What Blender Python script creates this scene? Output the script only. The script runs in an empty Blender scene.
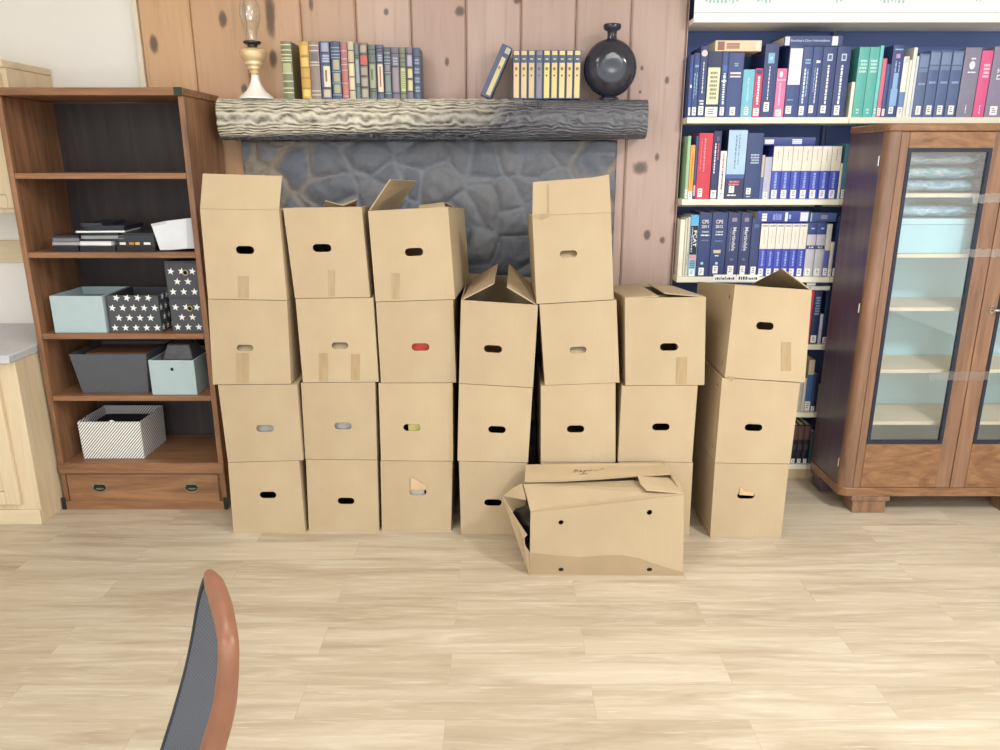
import bpy, bmesh, math, random
from math import radians, sin, cos, tan, atan, pi
from mathutils import Vector, Matrix, noise

random.seed(7)
SC = bpy.context.scene
COL = SC.collection
# ------------------------------------------------------------------ camera geometry (1000 x 750, focal 750 px)
F = 750.0
PIT = radians(15.9)
H = 1.55


def elev(py):
    return PIT + atan((py - 375.0) / F)


def Zat(py, Y):
    return H - Y * tan(elev(py))


def depth(Y, z):
    return Y * cos(PIT) + (H - z) * sin(PIT)


def Xat(px, Y, z):
    return (px - 500.0) / F * depth(Y, z)


def P(px, py, Y):
    z = Zat(py, Y)
    return Vector((Xat(px, Y, z), Y, z))


def Yon(py, z=0.0):
    return (H - z) / tan(elev(py))


# ------------------------------------------------------------------ materials
def lin(c):
    out = []
    for v in c[:3]:
        v = v / 255.0
        out.append(v / 12.92 if v <= 0.04045 else ((v + 0.055) / 1.055) ** 2.4)
    return (out[0], out[1], out[2], 1.0)


MATS = {}


class NT:
    def __init__(s, name):
        s.m = bpy.data.materials.new(name)
        s.m.use_nodes = True
        s.t = s.m.node_tree
        s.t.nodes.clear()
        s.out = s.t.nodes.new('ShaderNodeOutputMaterial')

    def n(s, kind, **kw):
        nd = s.t.nodes.new('ShaderNode' + kind)
        for k, v in kw.items():
            if k.startswith('i_'):
                nd.inputs[k[2:].replace('_', ' ')].default_value = v
            else:
                setattr(nd, k, v)
        return nd

    def l(s, a, b):
        s.t.links.new(a, b)

    def coords(s, scale=(1, 1, 1), kind='Object', loc=(0, 0, 0)):
        tc = s.n('TexCoord')
        mp = s.n('Mapping')
        mp.inputs['Scale'].default_value = scale
        mp.inputs['Location'].default_value = loc
        s.l(tc.outputs[kind], mp.inputs['Vector'])
        return mp.outputs['Vector']

    def noise(s, vec, scale=5, detail=3, rough=0.55, dist=0.0):
        nd = s.n('TexNoise')
        nd.inputs['Scale'].default_value = scale
        nd.inputs['Detail'].default_value = detail
        nd.inputs['Roughness'].default_value = rough
        nd.inputs['Distortion'].default_value = dist
        s.l(vec, nd.inputs['Vector'])
        return nd.outputs['Fac']

    def ramp(s, fac, stops, interp='LINEAR'):
        r = s.n('ValToRGB')
        cr = r.color_ramp
        cr.interpolation = interp
        while len(cr.elements) > 1:
            cr.elements.remove(cr.elements[-1])
        cr.elements[0].position = stops[0][0]
        cr.elements[0].color = stops[0][1]
        for p, c in stops[1:]:
            e = cr.elements.new(p)
            e.color = c
        s.l(fac, r.inputs['Fac'])
        return r.outputs['Color']

    def mix(s, a, b, fac, mode='MIX'):
        m = s.n('Mix', data_type='RGBA', blend_type=mode)
        for sock, val in ((m.inputs[0], fac), (m.inputs[6], a), (m.inputs[7], b)):
            if hasattr(val, 'links') or hasattr(val, 'is_linked'):
                s.l(val, sock)
            else:
                sock.default_value = val
        return m.outputs[2]

    def math(s, op, a, b=None, c=None):
        m = s.n('Math', operation=op)
        for i, v in enumerate((a, b, c)):
            if v is None:
                continue
            if hasattr(v, 'is_linked'):
                s.l(v, m.inputs[i])
            else:
                m.inputs[i].default_value = v
        return m.outputs[0]

    def bump(s, hgt, strength=0.2, dist=0.01):
        b = s.n('Bump')
        b.inputs['Strength'].default_value = strength
        b.inputs['Distance'].default_value = dist
        s.l(hgt, b.inputs['Height'])
        return b.outputs['Normal']

    def bsdf(s, col, rough=0.6, normal=None, **kw):
        p = s.n('BsdfPrincipled')
        if hasattr(col, 'is_linked'):
            s.l(col, p.inputs['Base Color'])
        else:
            p.inputs['Base Color'].default_value = col
        if hasattr(rough, 'is_linked'):
            s.l(rough, p.inputs['Roughness'])
        else:
            p.inputs['Roughness'].default_value = rough
        if normal is not None:
            s.l(normal, p.inputs['Normal'])
        for k, v in kw.items():
            p.inputs[k.replace('_', ' ')].default_value = v
        s.l(p.outputs[0], s.out.inputs[0])
        return s.m


def plain(rgb, rough=0.6, amt=0.07, scale=14.0, metal=0.0, spec=0.5):
    """a painted / printed / cloth surface with faint mottling"""
    key = ('p', tuple(rgb), rough, amt, scale, metal)
    if key in MATS:
        return MATS[key]
    t = NT('surface_%02x%02x%02x' % tuple(int(c) for c in rgb))
    c = lin(rgb)
    f = t.noise(t.coords(), scale, 3)
    lo = tuple(x * (1 - amt) for x in c[:3]) + (1,)
    hi = tuple(min(1, x * (1 + amt)) for x in c[:3]) + (1,)
    MATS[key] = t.bsdf(t.ramp(f, [(0.3, lo), (0.7, hi)]), rough, Metallic=metal, Specular_IOR_Level=spec)
    return MATS[key]


def wood(name, dark, light, scale=(14, 14, 1.2), rough=0.45, streak=0.5, coat=0.0, dist=1.2, spec=0.4):
    """grain runs along the axis with the smallest scale"""
    t = NT(name)
    v = t.coords(scale)
    f1 = t.noise(v, 1.6, 6, 0.6, dist)
    f2 = t.noise(t.coords(tuple(s * 4 for s in scale)), 2.0, 3, 0.6, 0.3)
    f = t.math('ADD', t.math('MULTIPLY', f1, 1 - streak * 0.5), t.math('MULTIPLY', f2, streak * 0.5))
    col = t.ramp(f, [(0.32, lin(dark)), (0.68, lin(light))])
    m = t.bsdf(col, rough, t.bump(f2, 0.08, 0.004), Coat_Weight=coat, Coat_Roughness=0.2, Specular_IOR_Level=spec)
    return m


def mat_cardboard():
    t = NT('corrugated_cardboard')
    v = t.coords()
    big = t.noise(v, 3.0, 4)
    fine = t.noise(t.coords((140, 140, 6)), 1.0, 2)
    oi = t.n('ObjectInfo')
    col = t.ramp(big, [(0.25, lin((178, 156, 125))), (0.75, lin((194, 174, 142)))])
    col = t.mix(col, lin((176, 155, 123)), t.math('MULTIPLY', fine, 0.35))
    hsv = t.n('HueSaturation')
    t.l(t.math('ADD', t.math('MULTIPLY', oi.outputs['Random'], 0.08), 0.96), hsv.inputs['Value'])
    t.l(col, hsv.inputs['Color'])
    return t.bsdf(hsv.outputs[0], 0.75, t.bump(t.math('ADD', fine, t.math('MULTIPLY', big, 3.0)), 0.12, 0.003), Specular_IOR_Level=0.25)


def mat_tape():
    t = NT('brown_packing_tape')
    f = t.noise(t.coords((60, 60, 8)), 1.0, 3)
    return t.bsdf(t.ramp(f, [(0.3, lin((160, 136, 100))), (0.7, lin((176, 152, 114)))]), 0.3, Specular_IOR_Level=0.5)


def mat_floor():
    t = NT('pale_oak_vinyl_planks')
    v = t.coords((1, 1, 1), 'Object', (0.1575, -0.01, 0))
    br = t.n('TexBrick', offset=0.5, offset_frequency=2)
    br.inputs['Scale'].default_value = 1.0
    br.inputs['Brick Width'].default_value = 0.875
    br.inputs['Row Height'].default_value = 0.15
    br.inputs['Mortar Size'].default_value = 0.0012
    br.inputs['Mortar Smooth'].default_value = 0.2
    br.inputs['Bias'].default_value = 0.0
    br.inputs['Color1'].default_value = (0, 0, 0, 1)
    br.inputs['Color2'].default_value = (1, 1, 1, 1)
    br.inputs['Mortar'].default_value = (0.5, 0.5, 0.5, 1)
    t.l(v, br.inputs['Vector'])
    # shift the grain for each plank
    comb = t.n('CombineXYZ')
    t.l(t.math('MULTIPLY', br.outputs['Color'], 37.0), comb.inputs[0])
    t.l(t.math('MULTIPLY', br.outputs['Color'], 11.0), comb.inputs[1])
    add = t.n('VectorMath', operation='ADD')
    t.l(v, add.inputs[0])
    t.l(comb.outputs[0], add.inputs[1])

    def stretched(sc):
        mp = t.n('Mapping')
        mp.inputs['Scale'].default_value = sc
        t.l(add.outputs[0], mp.inputs['Vector'])
        return mp.outputs[0]
    g1 = t.noise(stretched((1.1, 11, 1)), 1.8, 6, 0.62, 0.9)
    g2 = t.noise(stretched((4.0, 60, 1)), 1.6, 4, 0.6, 0.4)
    g3 = t.noise(stretched((1.0, 9.0, 1)), 1.5, 4, 0.6, 0.5)
    base = t.mix(lin((178, 163, 139)), lin((196, 183, 160)), t.math('MULTIPLY', br.outputs['Color'], 0.8))
    c = t.mix(base, lin((208, 198, 178)), t.ramp(g1, [(0.46, (0, 0, 0, 1)), (0.75, (0.8, 0.8, 0.8, 1))]))
    c = t.mix(c, lin((154, 134, 111)), t.ramp(g3, [(0.46, (0, 0, 0, 1)), (0.74, (0.75, 0.75, 0.75, 1))]))
    c = t.mix(c, lin((222, 213, 194)), t.ramp(g2, [(0.58, (0, 0, 0, 1)), (0.74, (0.5, 0.5, 0.5, 1))]))
    c = t.mix(c, lin((160, 140, 112)), t.math('MULTIPLY', br.outputs['Fac'], 0.35))
    return t.bsdf(c, 0.42, t.bump(g2, 0.05, 0.002), Specular_IOR_Level=0.4)


def mat_paneling(knots):
    t = NT('knotty_pine_boards')
    tc = t.n('TexCoord')
    pos = tc.outputs['Object']
    sep = t.n('SeparateXYZ')
    t.l(pos, sep.inputs[0])
    bi = t.math('FLOOR', t.math('DIVIDE', t.math('ADD', sep.outputs[0], 5.0), 0.2425))
    wn = t.n('TexWhiteNoise', noise_dimensions='1D')
    t.l(bi, wn.inputs['W'])
    comb = t.n('CombineXYZ')
    t.l(t.math('MULTIPLY', wn.outputs['Value'], 23.0), comb.inputs[0])
    add = t.n('VectorMath', operation='ADD')
    t.l(pos, add.inputs[0])
    t.l(comb.outputs[0], add.inputs[1])

    def stretched(sc):
        mp = t.n('Mapping')
        mp.inputs['Scale'].default_value = sc
        t.l(add.outputs[0], mp.inputs['Vector'])
        return mp.outputs[0]
    g = t.noise(stretched((9, 9, 0.9)), 1.6, 5, 0.6, 0.8)
    fine = t.noise(stretched((60, 60, 2.5)), 1.0, 3, 0.6, 0.2)
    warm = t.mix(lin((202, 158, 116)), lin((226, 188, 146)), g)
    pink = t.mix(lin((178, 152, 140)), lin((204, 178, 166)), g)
    side = t.ramp(t.math('ADD', t.math('MULTIPLY', sep.outputs[0], 0.4), 0.6), [(0.0, (0, 0, 0, 1)), (0.12, (0, 0, 0, 1)), (0.45, (1, 1, 1, 1))])  # pink grows rightward: pale lens haze mixed into the board colour
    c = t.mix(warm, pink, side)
    c = t.mix(c, lin((160, 122, 98)), t.math('MULTIPLY', wn.outputs['Value'], 0.35))
    c = t.mix(c, lin((160, 122, 96)), t.ramp(fine, [(0.55, (0, 0, 0, 1)), (0.8, (0.5, 0.5, 0.5, 1))]))
    acc = None
    wob = t.noise(stretched((22, 22, 12)), 1.0, 2)
    for (kx, kz, rx, rz) in knots:
        mp = t.n('Mapping', vector_type='POINT')
        mp.inputs['Location'].default_value = (-kx / rx, 0, -kz / rz)
        mp.inputs['Scale'].default_value = (1 / rx, 0.0, 1 / rz)
        t.l(pos, mp.inputs['Vector'])
        ln = t.n('VectorMath', operation='LENGTH')
        t.l(mp.outputs[0], ln.inputs[0])
        d = t.math('ADD', ln.outputs['Value'], t.math('MULTIPLY', t.math('SUBTRACT', wob, 0.25), 0.9))
        acc = d if acc is None else t.math('MINIMUM', acc, d)
    kf = t.ramp(t.math('MULTIPLY', acc, 0.5), [(0.36, (0.85, 0.85, 0.85, 1)), (0.56, (0.6, 0.6, 0.6, 1)), (0.66, (0.15, 0.15, 0.15, 1)), (0.8, (0, 0, 0, 1))])
    c = t.mix(c, lin((84, 66, 58)), kf)
    return t.bsdf(c, 0.4, t.bump(fine, 0.06, 0.004), Specular_IOR_Level=0.4)


def mat_attr(name, rough, bump_scale=60, strength=0.3, **kw):
    """colour from the mesh's own colour attribute (stone / bark colour), roughened by noise"""
    t = NT(name)
    at = t.n('Attribute', attribute_name='Col')
    f = t.noise(t.coords(), bump_scale, 5)
    col = t.mix(at.outputs['Color'], (0.02, 0.02, 0.02, 1), t.math('MULTIPLY', f, 0.35))
    return t.bsdf(col, rough, t.bump(f, strength, 0.01), **kw)


def mat_stripes(rgb1, rgb2):
    t = NT('diagonal_striped_card')
    v = t.coords((1, 1, 1))
    sep = t.n('SeparateXYZ')
    t.l(v, sep.inputs[0])
    d = t.math('ADD', t.math('SUBTRACT', t.math('MULTIPLY', sep.outputs[0], 1.0), t.math('MULTIPLY', sep.outputs[2], 0.9)), t.math('MULTIPLY', sep.outputs[1], 0.4))
    fr = t.math('FRACT', t.math('MULTIPLY', d, 75.0))
    c = t.ramp(fr, [(0.0, lin(rgb1)), (0.62, lin(rgb1)), (0.68, lin(rgb2)), (0.97, lin(rgb2))])
    return t.bsdf(c, 0.6)


def mat_glass(name, tint, refl=0.06, rough=0.02):
    t = NT(name)
    tr = t.n('BsdfTransparent')
    tr.inputs['Color'].default_value = tint
    gl = t.n('BsdfGlossy')
    gl.inputs['Roughness'].default_value = rough
    gl.inputs['Color'].default_value = (1, 1, 1, 1)
    lw = t.n('LayerWeight')
    lw.inputs['Blend'].default_value = 0.25
    fac = t.math('ADD', t.math('MULTIPLY', lw.outputs['Fresnel'], 0.5), refl)
    mx = t.n('MixShader')
    t.l(fac, mx.inputs[0])
    t.l(tr.outputs[0], mx.inputs[1])
    t.l(gl.outputs[0], mx.inputs[2])
    t.l(mx.outputs[0], t.out.inputs[0])
    return t.m


def mat_fabric_mesh(rgb):
    t = NT('woven_mesh_fabric')
    v = t.coords()
    w = t.n('TexWave', wave_type='BANDS', bands_direction='Z')
    w.inputs['Scale'].default_value = 90.0
    t.l(v, w.inputs['Vector'])
    w2 = t.n('TexWave', wave_type='BANDS', bands_direction='DIAGONAL')
    w2.inputs['Scale'].default_value = 70.0
    t.l(v, w2.inputs['Vector'])
    f = t.math('MULTIPLY', w.outputs['Fac'], w2.outputs['Fac'])
    c = lin(rgb)
    col = t.ramp(f, [(0.1, tuple(x * 0.75 for x in c[:3]) + (1,)), (0.9, tuple(min(1, x * 1.25) for x in c[:3]) + (1,))])
    return t.bsdf(col, 0.7, t.bump(f, 0.25, 0.002))


# ------------------------------------------------------------------ mesh builder
class MB:
    def __init__(s):
        s.v, s.f, s.m, s.c = [], [], [], []

    def add(s, vs, fs, m=0):
        o = len(s.v)
        s.v += [tuple(v) for v in vs]
        s.f += [tuple(i + o for i in f) for f in fs]
        s.m += [m] * len(fs)
        return s

    def hexa(s, p, m=0):
        return s.add(p, [(0, 3, 2, 1), (4, 5, 6, 7), (0, 1, 5, 4), (1, 2, 6, 5), (2, 3, 7, 6), (3, 0, 4, 7)], m)

    def box(s, x0, x1, y0, y1, z0, z1, m=0):
        return s.hexa([(x0, y0, z0), (x1, y0, z0), (x1, y1, z0), (x0, y1, z0), (x0, y0, z1), (x1, y0, z1), (x1, y1, z1), (x0, y1, z1)], m)

    def extr(s, poly, vec, m=0):
        n = len(poly)
        vec = Vector(vec)
        a = [Vector(p) for p in poly]
        b = [p + vec for p in a]
        fs = [tuple(range(n - 1, -1, -1)), tuple(range(n, 2 * n))]
        fs += [(i, (i + 1) % n, n + (i + 1) % n, n + i) for i in range(n)]
        return s.add(a + b, fs, m)

    def lathe(s, prof, n=28, cx=0, cy=0, sy=1.0, m=0, caps=True):
        vs, fs = [], []
        for r, z in prof:
            for k in range(n):
                a = 2 * pi * k / n
                vs.append((cx + r * cos(a), cy + r * sin(a) * sy, z))
        for i in range(len(prof) - 1):
            for k in range(n):
                k2 = (k + 1) % n
                fs.append((i * n + k, i * n + k2, (i + 1) * n + k2, (i + 1) * n + k))
        if caps:
            fs.append(tuple(range(n - 1, -1, -1)))
            fs.append(tuple((len(prof) - 1) * n + k for k in range(n)))
        return s.add(vs, fs, m)

    def tube(s, path, rad, n=10, closed=False, m=0, flat=1.0):
        path = [Vector(p) for p in path]
        N = len(path)
        rads = rad if isinstance(rad, (list, tuple)) else [rad] * N
        vs, fs = [], []
        ref = None
        for i, p in enumerate(path):
            a = path[(i - 1) % N] if (closed or i > 0) else p
            b = path[(i + 1) % N] if (closed or i < N - 1) else p
            t = (b - a).normalized()
            if ref is None:
                ref = t.orthogonal().normalized()
            ref = (ref - t * ref.dot(t)).normalized()
            bi = t.cross(ref)
            for k in range(n):
                an = 2 * pi * k / n
                vs.append(p + ref * (cos(an) * rads[i]) + bi * (sin(an) * rads[i] * flat))
        R = N if closed else N - 1
        for i in range(R):
            j = (i + 1) % N
            for k in range(n):
                k2 = (k + 1) % n
                fs.append((i * n + k, i * n + k2, j * n + k2, j * n + k))
        if not closed:
            fs.append(tuple(range(n - 1, -1, -1)))
            fs.append(tuple((N - 1) * n + k for k in range(n)))
        return s.add(vs, fs, m)

    def panel(s, p00, p10, p11, p01, out, t=0.004, holes=(), m=0):
        """a card panel with cut-outs; holes are loops of (u, v) in 0..1"""
        p00, p10, p11, p01 = [Vector(p) for p in (p00, p10, p11, p01)]
        W = (p10 - p00).length
        Hh = (p01 - p00).length
        nrm = (p10 - p00).cross(p01 - p00).normalized()
        flip = nrm.dot(Vector(out)) < 0
        if flip:
            nrm = -nrm
        bm = bmesh.new()
        for lp in [[(0, 0), (1, 0), (1, 1), (0, 1)]] + list(holes):
            vv = [bm.verts.new((u * W, v * Hh, 0)) for u, v in lp]
            for i in range(len(vv)):
                bm.edges.new((vv[i], vv[(i + 1) % len(vv)]))
        bmesh.ops.triangle_fill(bm, use_beauty=True, use_dissolve=False, edges=bm.edges[:], normal=(0, 0, 1))
        bm.verts.index_update()
        o3, i3 = [], []
        for v in bm.verts:
            u, w = v.co.x / W, v.co.y / Hh
            q = p00 * (1 - u) * (1 - w) + p10 * u * (1 - w) + p11 * u * w + p01 * (1 - u) * w
            o3.append(q)
            i3.append(q - nrm * t)
        n = len(o3)
        fs = []
        for f in bm.faces:
            idx = [v.index for v in f.verts]
            if f.normal.z < 0:
                idx.reverse()
            if flip:
                idx.reverse()
            fs.append(tuple(idx))
            fs.append(tuple(n + i for i in reversed(idx)))
        for e in bm.edges:
            if len(e.link_faces) == 1:
                a, b = e.verts[0].index, e.verts[1].index
                fs.append((a, b, n + b, n + a))
        bm.free()
        return s.add(o3 + i3, fs, m)

    def shift(s, d):
        d = Vector(d)
        s.v = [tuple(Vector(v) + d) for v in s.v]
        return s


def slot(cu, cv, hw, hh, n=6):
    """stadium-shaped loop; half sizes already in uv units"""
    pts = []
    rx = min(hw, hh * 1.0 * ASPECT[0])
    for k in range(n + 1):
        a = -pi / 2 + pi * k / n
        pts.append((cu + hw - rx + rx * cos(a), cv + hh * sin(a)))
    for k in range(n + 1):
        a = pi / 2 + pi * k / n
        pts.append((cu - hw + rx + rx * cos(a), cv + hh * sin(a)))
    return pts


ASPECT = [1.0]


def ring(cu, cv, ru, rv, n=12):
    return [(cu + ru * cos(2 * pi * k / n), cv + rv * sin(2 * pi * k / n)) for k in range(n)]


BASE = {}


def tag(o, label=None, cat=None, group=None, kind=None):
    if label:
        o['label'] = label
    if cat:
        o['category'] = cat
    if group:
        o['group'] = group
    if kind:
        o['kind'] = kind
    return o


def thing(name, label, cat, loc=(0, 0, 0), group=None, rot=(0, 0, 0)):
    o = bpy.data.objects.new(name, None)
    o.empty_display_size = 0.05
    COL.objects.link(o)
    o.location = loc
    o.rotation_euler = rot
    BASE[o.name] = Vector(loc)
    tag(o, label, cat, group)
    return o


def obj(name, mb, mat, parent=None, world=True, smooth=30, bevel=0.0, seg=2, recalc=True, label=None, cols=None):
    """link a builder as ONE mesh object; world=True means the builder holds world coordinates"""
    me = bpy.data.meshes.new(name)
    off = Vector((0, 0, 0))
    root = parent
    if parent is not None and world:
        while root.parent is not None:
            root = root.parent
        off = BASE[root.name]
    me.from_pydata([tuple(Vector(v) - off) for v in mb.v], [], mb.f)
    mats = mat if isinstance(mat, (list, tuple)) else [mat]
    for mm in mats:
        me.materials.append(mm)
    me.polygons.foreach_set('material_index', mb.m)
    if cols is not None:
        ca = me.color_attributes.new('Col', 'FLOAT_COLOR', 'POINT')
        for i, c in enumerate(cols):
            ca.data[i].color = c
    if recalc:
        bm = bmesh.new()
        bm.from_mesh(me)
        bmesh.ops.recalc_face_normals(bm, faces=bm.faces[:])
        bm.to_mesh(me)
        bm.free()
    if smooth:
        me.polygons.foreach_set('use_smooth', [True] * len(me.polygons))
        me.set_sharp_from_angle(angle=radians(smooth))
    me.update()
    o = bpy.data.objects.new(name, me)
    COL.objects.link(o)
    if parent is not None:
        o.parent = parent
    if bevel:
        b = o.modifiers.new('edge', 'BEVEL')
        b.width = bevel
        b.segments = seg
        b.limit_method = 'ANGLE'
        b.angle_limit = radians(40)
    if label:
        o['label'] = label
    return o


def struct(name, mb, mat, **kw):
    o = obj(name, mb, mat, None, **kw)
    o['kind'] = 'structure'
    return o


def text_mesh(s, w=None, h=None, bold=0.0):
    """flat lettering in the XZ plane, centred on the origin, fitted to w x h"""
    cu = bpy.data.curves.new('lettering', 'FONT')
    cu.body = s
    cu.align_x = 'CENTER'
    cu.size = 1.0
    cu.offset = bold
    cu.extrude = 0.0
    cu.resolution_u = 3
    o = bpy.data.objects.new('lettering', cu)
    COL.objects.link(o)
    dg = bpy.context.evaluated_depsgraph_get()
    me = bpy.data.meshes.new_from_object(o.evaluated_get(dg))
    vs = [Vector((v.co.x, 0, v.co.y)) for v in me.vertices]
    fs = [tuple(p.vertices) for p in me.polygons]
    bpy.data.objects.remove(o)
    bpy.data.curves.remove(cu)
    bpy.data.meshes.remove(me)
    x0, x1 = min(v.x for v in vs), max(v.x for v in vs)
    z0, z1 = min(v.z for v in vs), max(v.z for v in vs)
    sx = w / (x1 - x0) if w else None
    sz = h / (z1 - z0) if h else None
    sx = sx or sz
    sz = sz or sx
    vs = [Vector(((v.x - (x0 + x1) / 2) * sx, 0, (v.z - (z0 + z1) / 2) * sz)) for v in vs]
    return vs, fs


def star(cx, cz, r, tilt=0.0):
    return [(cx + (r if k % 2 == 0 else r * 0.42) * sin(tilt + k * pi / 5), cz + (r if k % 2 == 0 else r * 0.42) * cos(tilt + k * pi / 5)) for k in range(10)]
# ------------------------------------------------------------------ shared materials
CARD = mat_cardboard()
TAPE = mat_tape()
WHITE = plain((238, 236, 228), 0.6, 0.02)
CREAM_SHELF = plain((238, 232, 208), 0.5, 0.03, 6)
BROWN = wood('reddish_brown_stained_pine', (102, 72, 52), (166, 120, 86), (9, 9, 0.9), 0.42, 0.5)
BROWN_H = wood('reddish_brown_stained_pine_across', (104, 72, 50), (168, 122, 86), (0.9, 9, 9), 0.42, 0.5)
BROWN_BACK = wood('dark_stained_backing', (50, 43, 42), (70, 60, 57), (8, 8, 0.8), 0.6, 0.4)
MAPLE = wood('pale_maple', (208, 186, 152), (228, 209, 176), (10, 10, 0.8), 0.45, 0.4)
MAPLE_H = wood('pale_maple_across', (208, 186, 152), (228, 209, 176), (0.8, 10, 10), 0.45, 0.4)
CAB = wood('brown_mahogany', (106, 78, 60), (152, 114, 88), (12, 12, 1.0), 0.32, 0.5, 0.25)
CAB_SIDE = wood('dark_polished_mahogany', (78, 60, 70), (104, 82, 92), (8, 8, 0.7), 0.36, 0.3, 0.12)
CAB_H = wood('figured_mahogany_veneer', (106, 72, 48), (158, 116, 80), (2.2, 9, 7), 0.32, 0.45, 0.25, 3.0)
BLACK = plain((30, 32, 40), 0.4)
DARKMETAL = plain((58, 56, 48), 0.4, 0.2, 40, 0.8)
PEWTER = plain((140, 132, 110), 0.38, 0.2, 40, 0.5)

# ------------------------------------------------------------------ room
XL, XR, YB, ZC = -3.6, 4.2, -2.6, 2.72
YW = 3.64
fl = MB()
fl.add([(XL, YB, 0), (XR, YB, 0), (XR, 3.85, 0), (XL, 3.85, 0)], [(0, 1, 2, 3)])
struct('floor', fl, mat_floor(), recalc=False)
wall_paint = plain((241, 236, 228), 0.8, 0.01, 3)
w = MB()
w.box(XL, -1.2, YW, YW + 0.1, 0, ZC)
struct('wall_back', w, wall_paint)
w = MB()
w.box(0.83, XR, 3.80, 3.9, 0, ZC)
struct('wall_back_right', w, wall_paint)
w = MB()
w.box(XL - 0.1, XL, YB, YW + 0.1, 0, ZC)
struct('wall_left', w, wall_paint)
w = MB()
w.box(XR, XR + 0.1, YB, 3.9, 0, ZC)
struct('wall_right', w, wall_paint)
w = MB()
w.box(XL - 0.1, XR + 0.1, YB, 3.9, ZC, ZC + 0.08)
struct('ceiling', w, plain((236, 234, 228), 0.9, 0.02, 3))

# knotty pine boards of the chimney wall
YP = 3.60
knots = []
for kx, ky, rx, rz in [(154, 44, 5, 10), (223, 19, 5, 9), (270, 14, 6, 30), (273, 59, 5, 11), (244, 89, 4, 6), (311, 4, 3, 8), (386, 12, 3, 4), (447, 62, 2.5, 5),
                       (460, 11, 6, 6), (517, 0, 5, 5), (667, 80, 2.5, 4), (642, 68, 2, 3), (640, 92, 2, 2), (657, 157, 3, 5), (640, 168, 9, 8), (647, 235, 4, 6), (662, 240, 3.5, 4.5)]:
    p = P(kx, ky, YP)
    s = depth(YP, p.z) / F
    knots.append((p.x, p.z, rx * s * 0.8, rz * s * 0.8))
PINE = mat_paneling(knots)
w = MB()
xb = Xat(143, YP, 2.0)
k = 0
edges = [xb]
g0 = -5.0
n = math.ceil((xb - g0) / 0.2425)
while g0 + n * 0.2425 < 0.82:
    if g0 + n * 0.2425 - edges[-1] > 0.03:
        edges.append(g0 + n * 0.2425)
    n += 1
edges.append(0.826)
for a, b in zip(edges[:-1], edges[1:]):
    w.box(a + 0.0012, b - 0.0012, YP, YW + 0.02, 0, ZC)
w.box(xb, 0.826, YW + 0.021, YW + 0.05, 0, ZC)
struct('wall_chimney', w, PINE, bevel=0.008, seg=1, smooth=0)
w = MB()
w.box(xb - 0.022, xb - 0.001, YP - 0.004, YW - 0.001, 0, ZC)
struct('trim_1', w, plain((226, 214, 192), 0.5, 0.03))

w = MB()
w.box(0.8265, 0.8305, YP, 3.8, 0, ZC)
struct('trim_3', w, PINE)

# ------------------------------------------------------------------ stone fireplace
fx0, fx1 = Xat(240, 3.57, 1.6), Xat(618, 3.57, 1.6)
zt = Zat(138, 3.40) - 0.002
nx, nz = 200, 190
vs, fs, cols = [], [], []
for j in range(nz + 1):
    for i in range(nx + 1):
        x = fx0 + (fx1 - fx0) * i / nx
        z = zt * j / nz
        wob = noise.noise(Vector((x * 5, z * 5, 3))) * 0.35
        d, pts = noise.voronoi(Vector((x * 6.2 + wob, z * 7.4 + wob, 0.4)))
        e = d[1] - d[0]
        dome = min(1.0, max(0.0, (e - 0.05) / 0.4)) ** 0.5
        y = 3.585 - 0.016 * dome - 0.006 * noise.noise(Vector((x * 20, z * 20, 0)))
        if i in (0, nx) or j == nz:
            y = 3.598
        vs.append((x, y, z))
        hsh = noise.cell(pts[0] * 7.3)
        stone = Vector(lin((112, 117, 128))[:3]).lerp(Vector(lin((134, 134, 138))[:3]), abs(hsh))
        mid_weight = min(1.0, max(0.0, 1.15 - abs(x + 0.25) / 0.75 + 0.3 * noise.noise(Vector((x * 2, z * 2, 9)))))
        mort = Vector(lin((156, 143, 126))[:3]).lerp(Vector(lin((128, 132, 140))[:3]), min(1, mid_weight * 1.3))
        f = min(1.0, max(0.0, (e - 0.06 - 0.12 * (1 - mid_weight)) / 0.07))
        c = mort.lerp(stone * (1.0 - 0.12 * mid_weight), f)
        # darker over the middle and towards the bottom
        sm = min(1.0, max(0.0, (1.62 - z) / 0.5)) * math.exp(-((x - 0.05) / 0.42) ** 2) * (0.8 + 0.5 * noise.noise(Vector((x * 3, z * 3, 1))))
        c = c * (1 - 0.42 * max(0, sm))
        cols.append((c.x, c.y, c.z, 1))
for j in range(nz):
    for i in range(nx):
        a = j * (nx + 1) + i
        fs.append((a, a + 1, a + nx + 2, a + nx + 1))
fp = MB()
fp.add(vs, fs)
fire = thing('fireplace', 'dark grey rounded fieldstone fireplace face behind the stacked cardboard boxes', 'fireplace', ((fx0 + fx1) / 2, 3.58, 0))
obj('stone_face', fp, mat_attr('grey_fieldstone', 0.55, 45, 0.3), fire, cols=cols, recalc=False, smooth=60)

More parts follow.
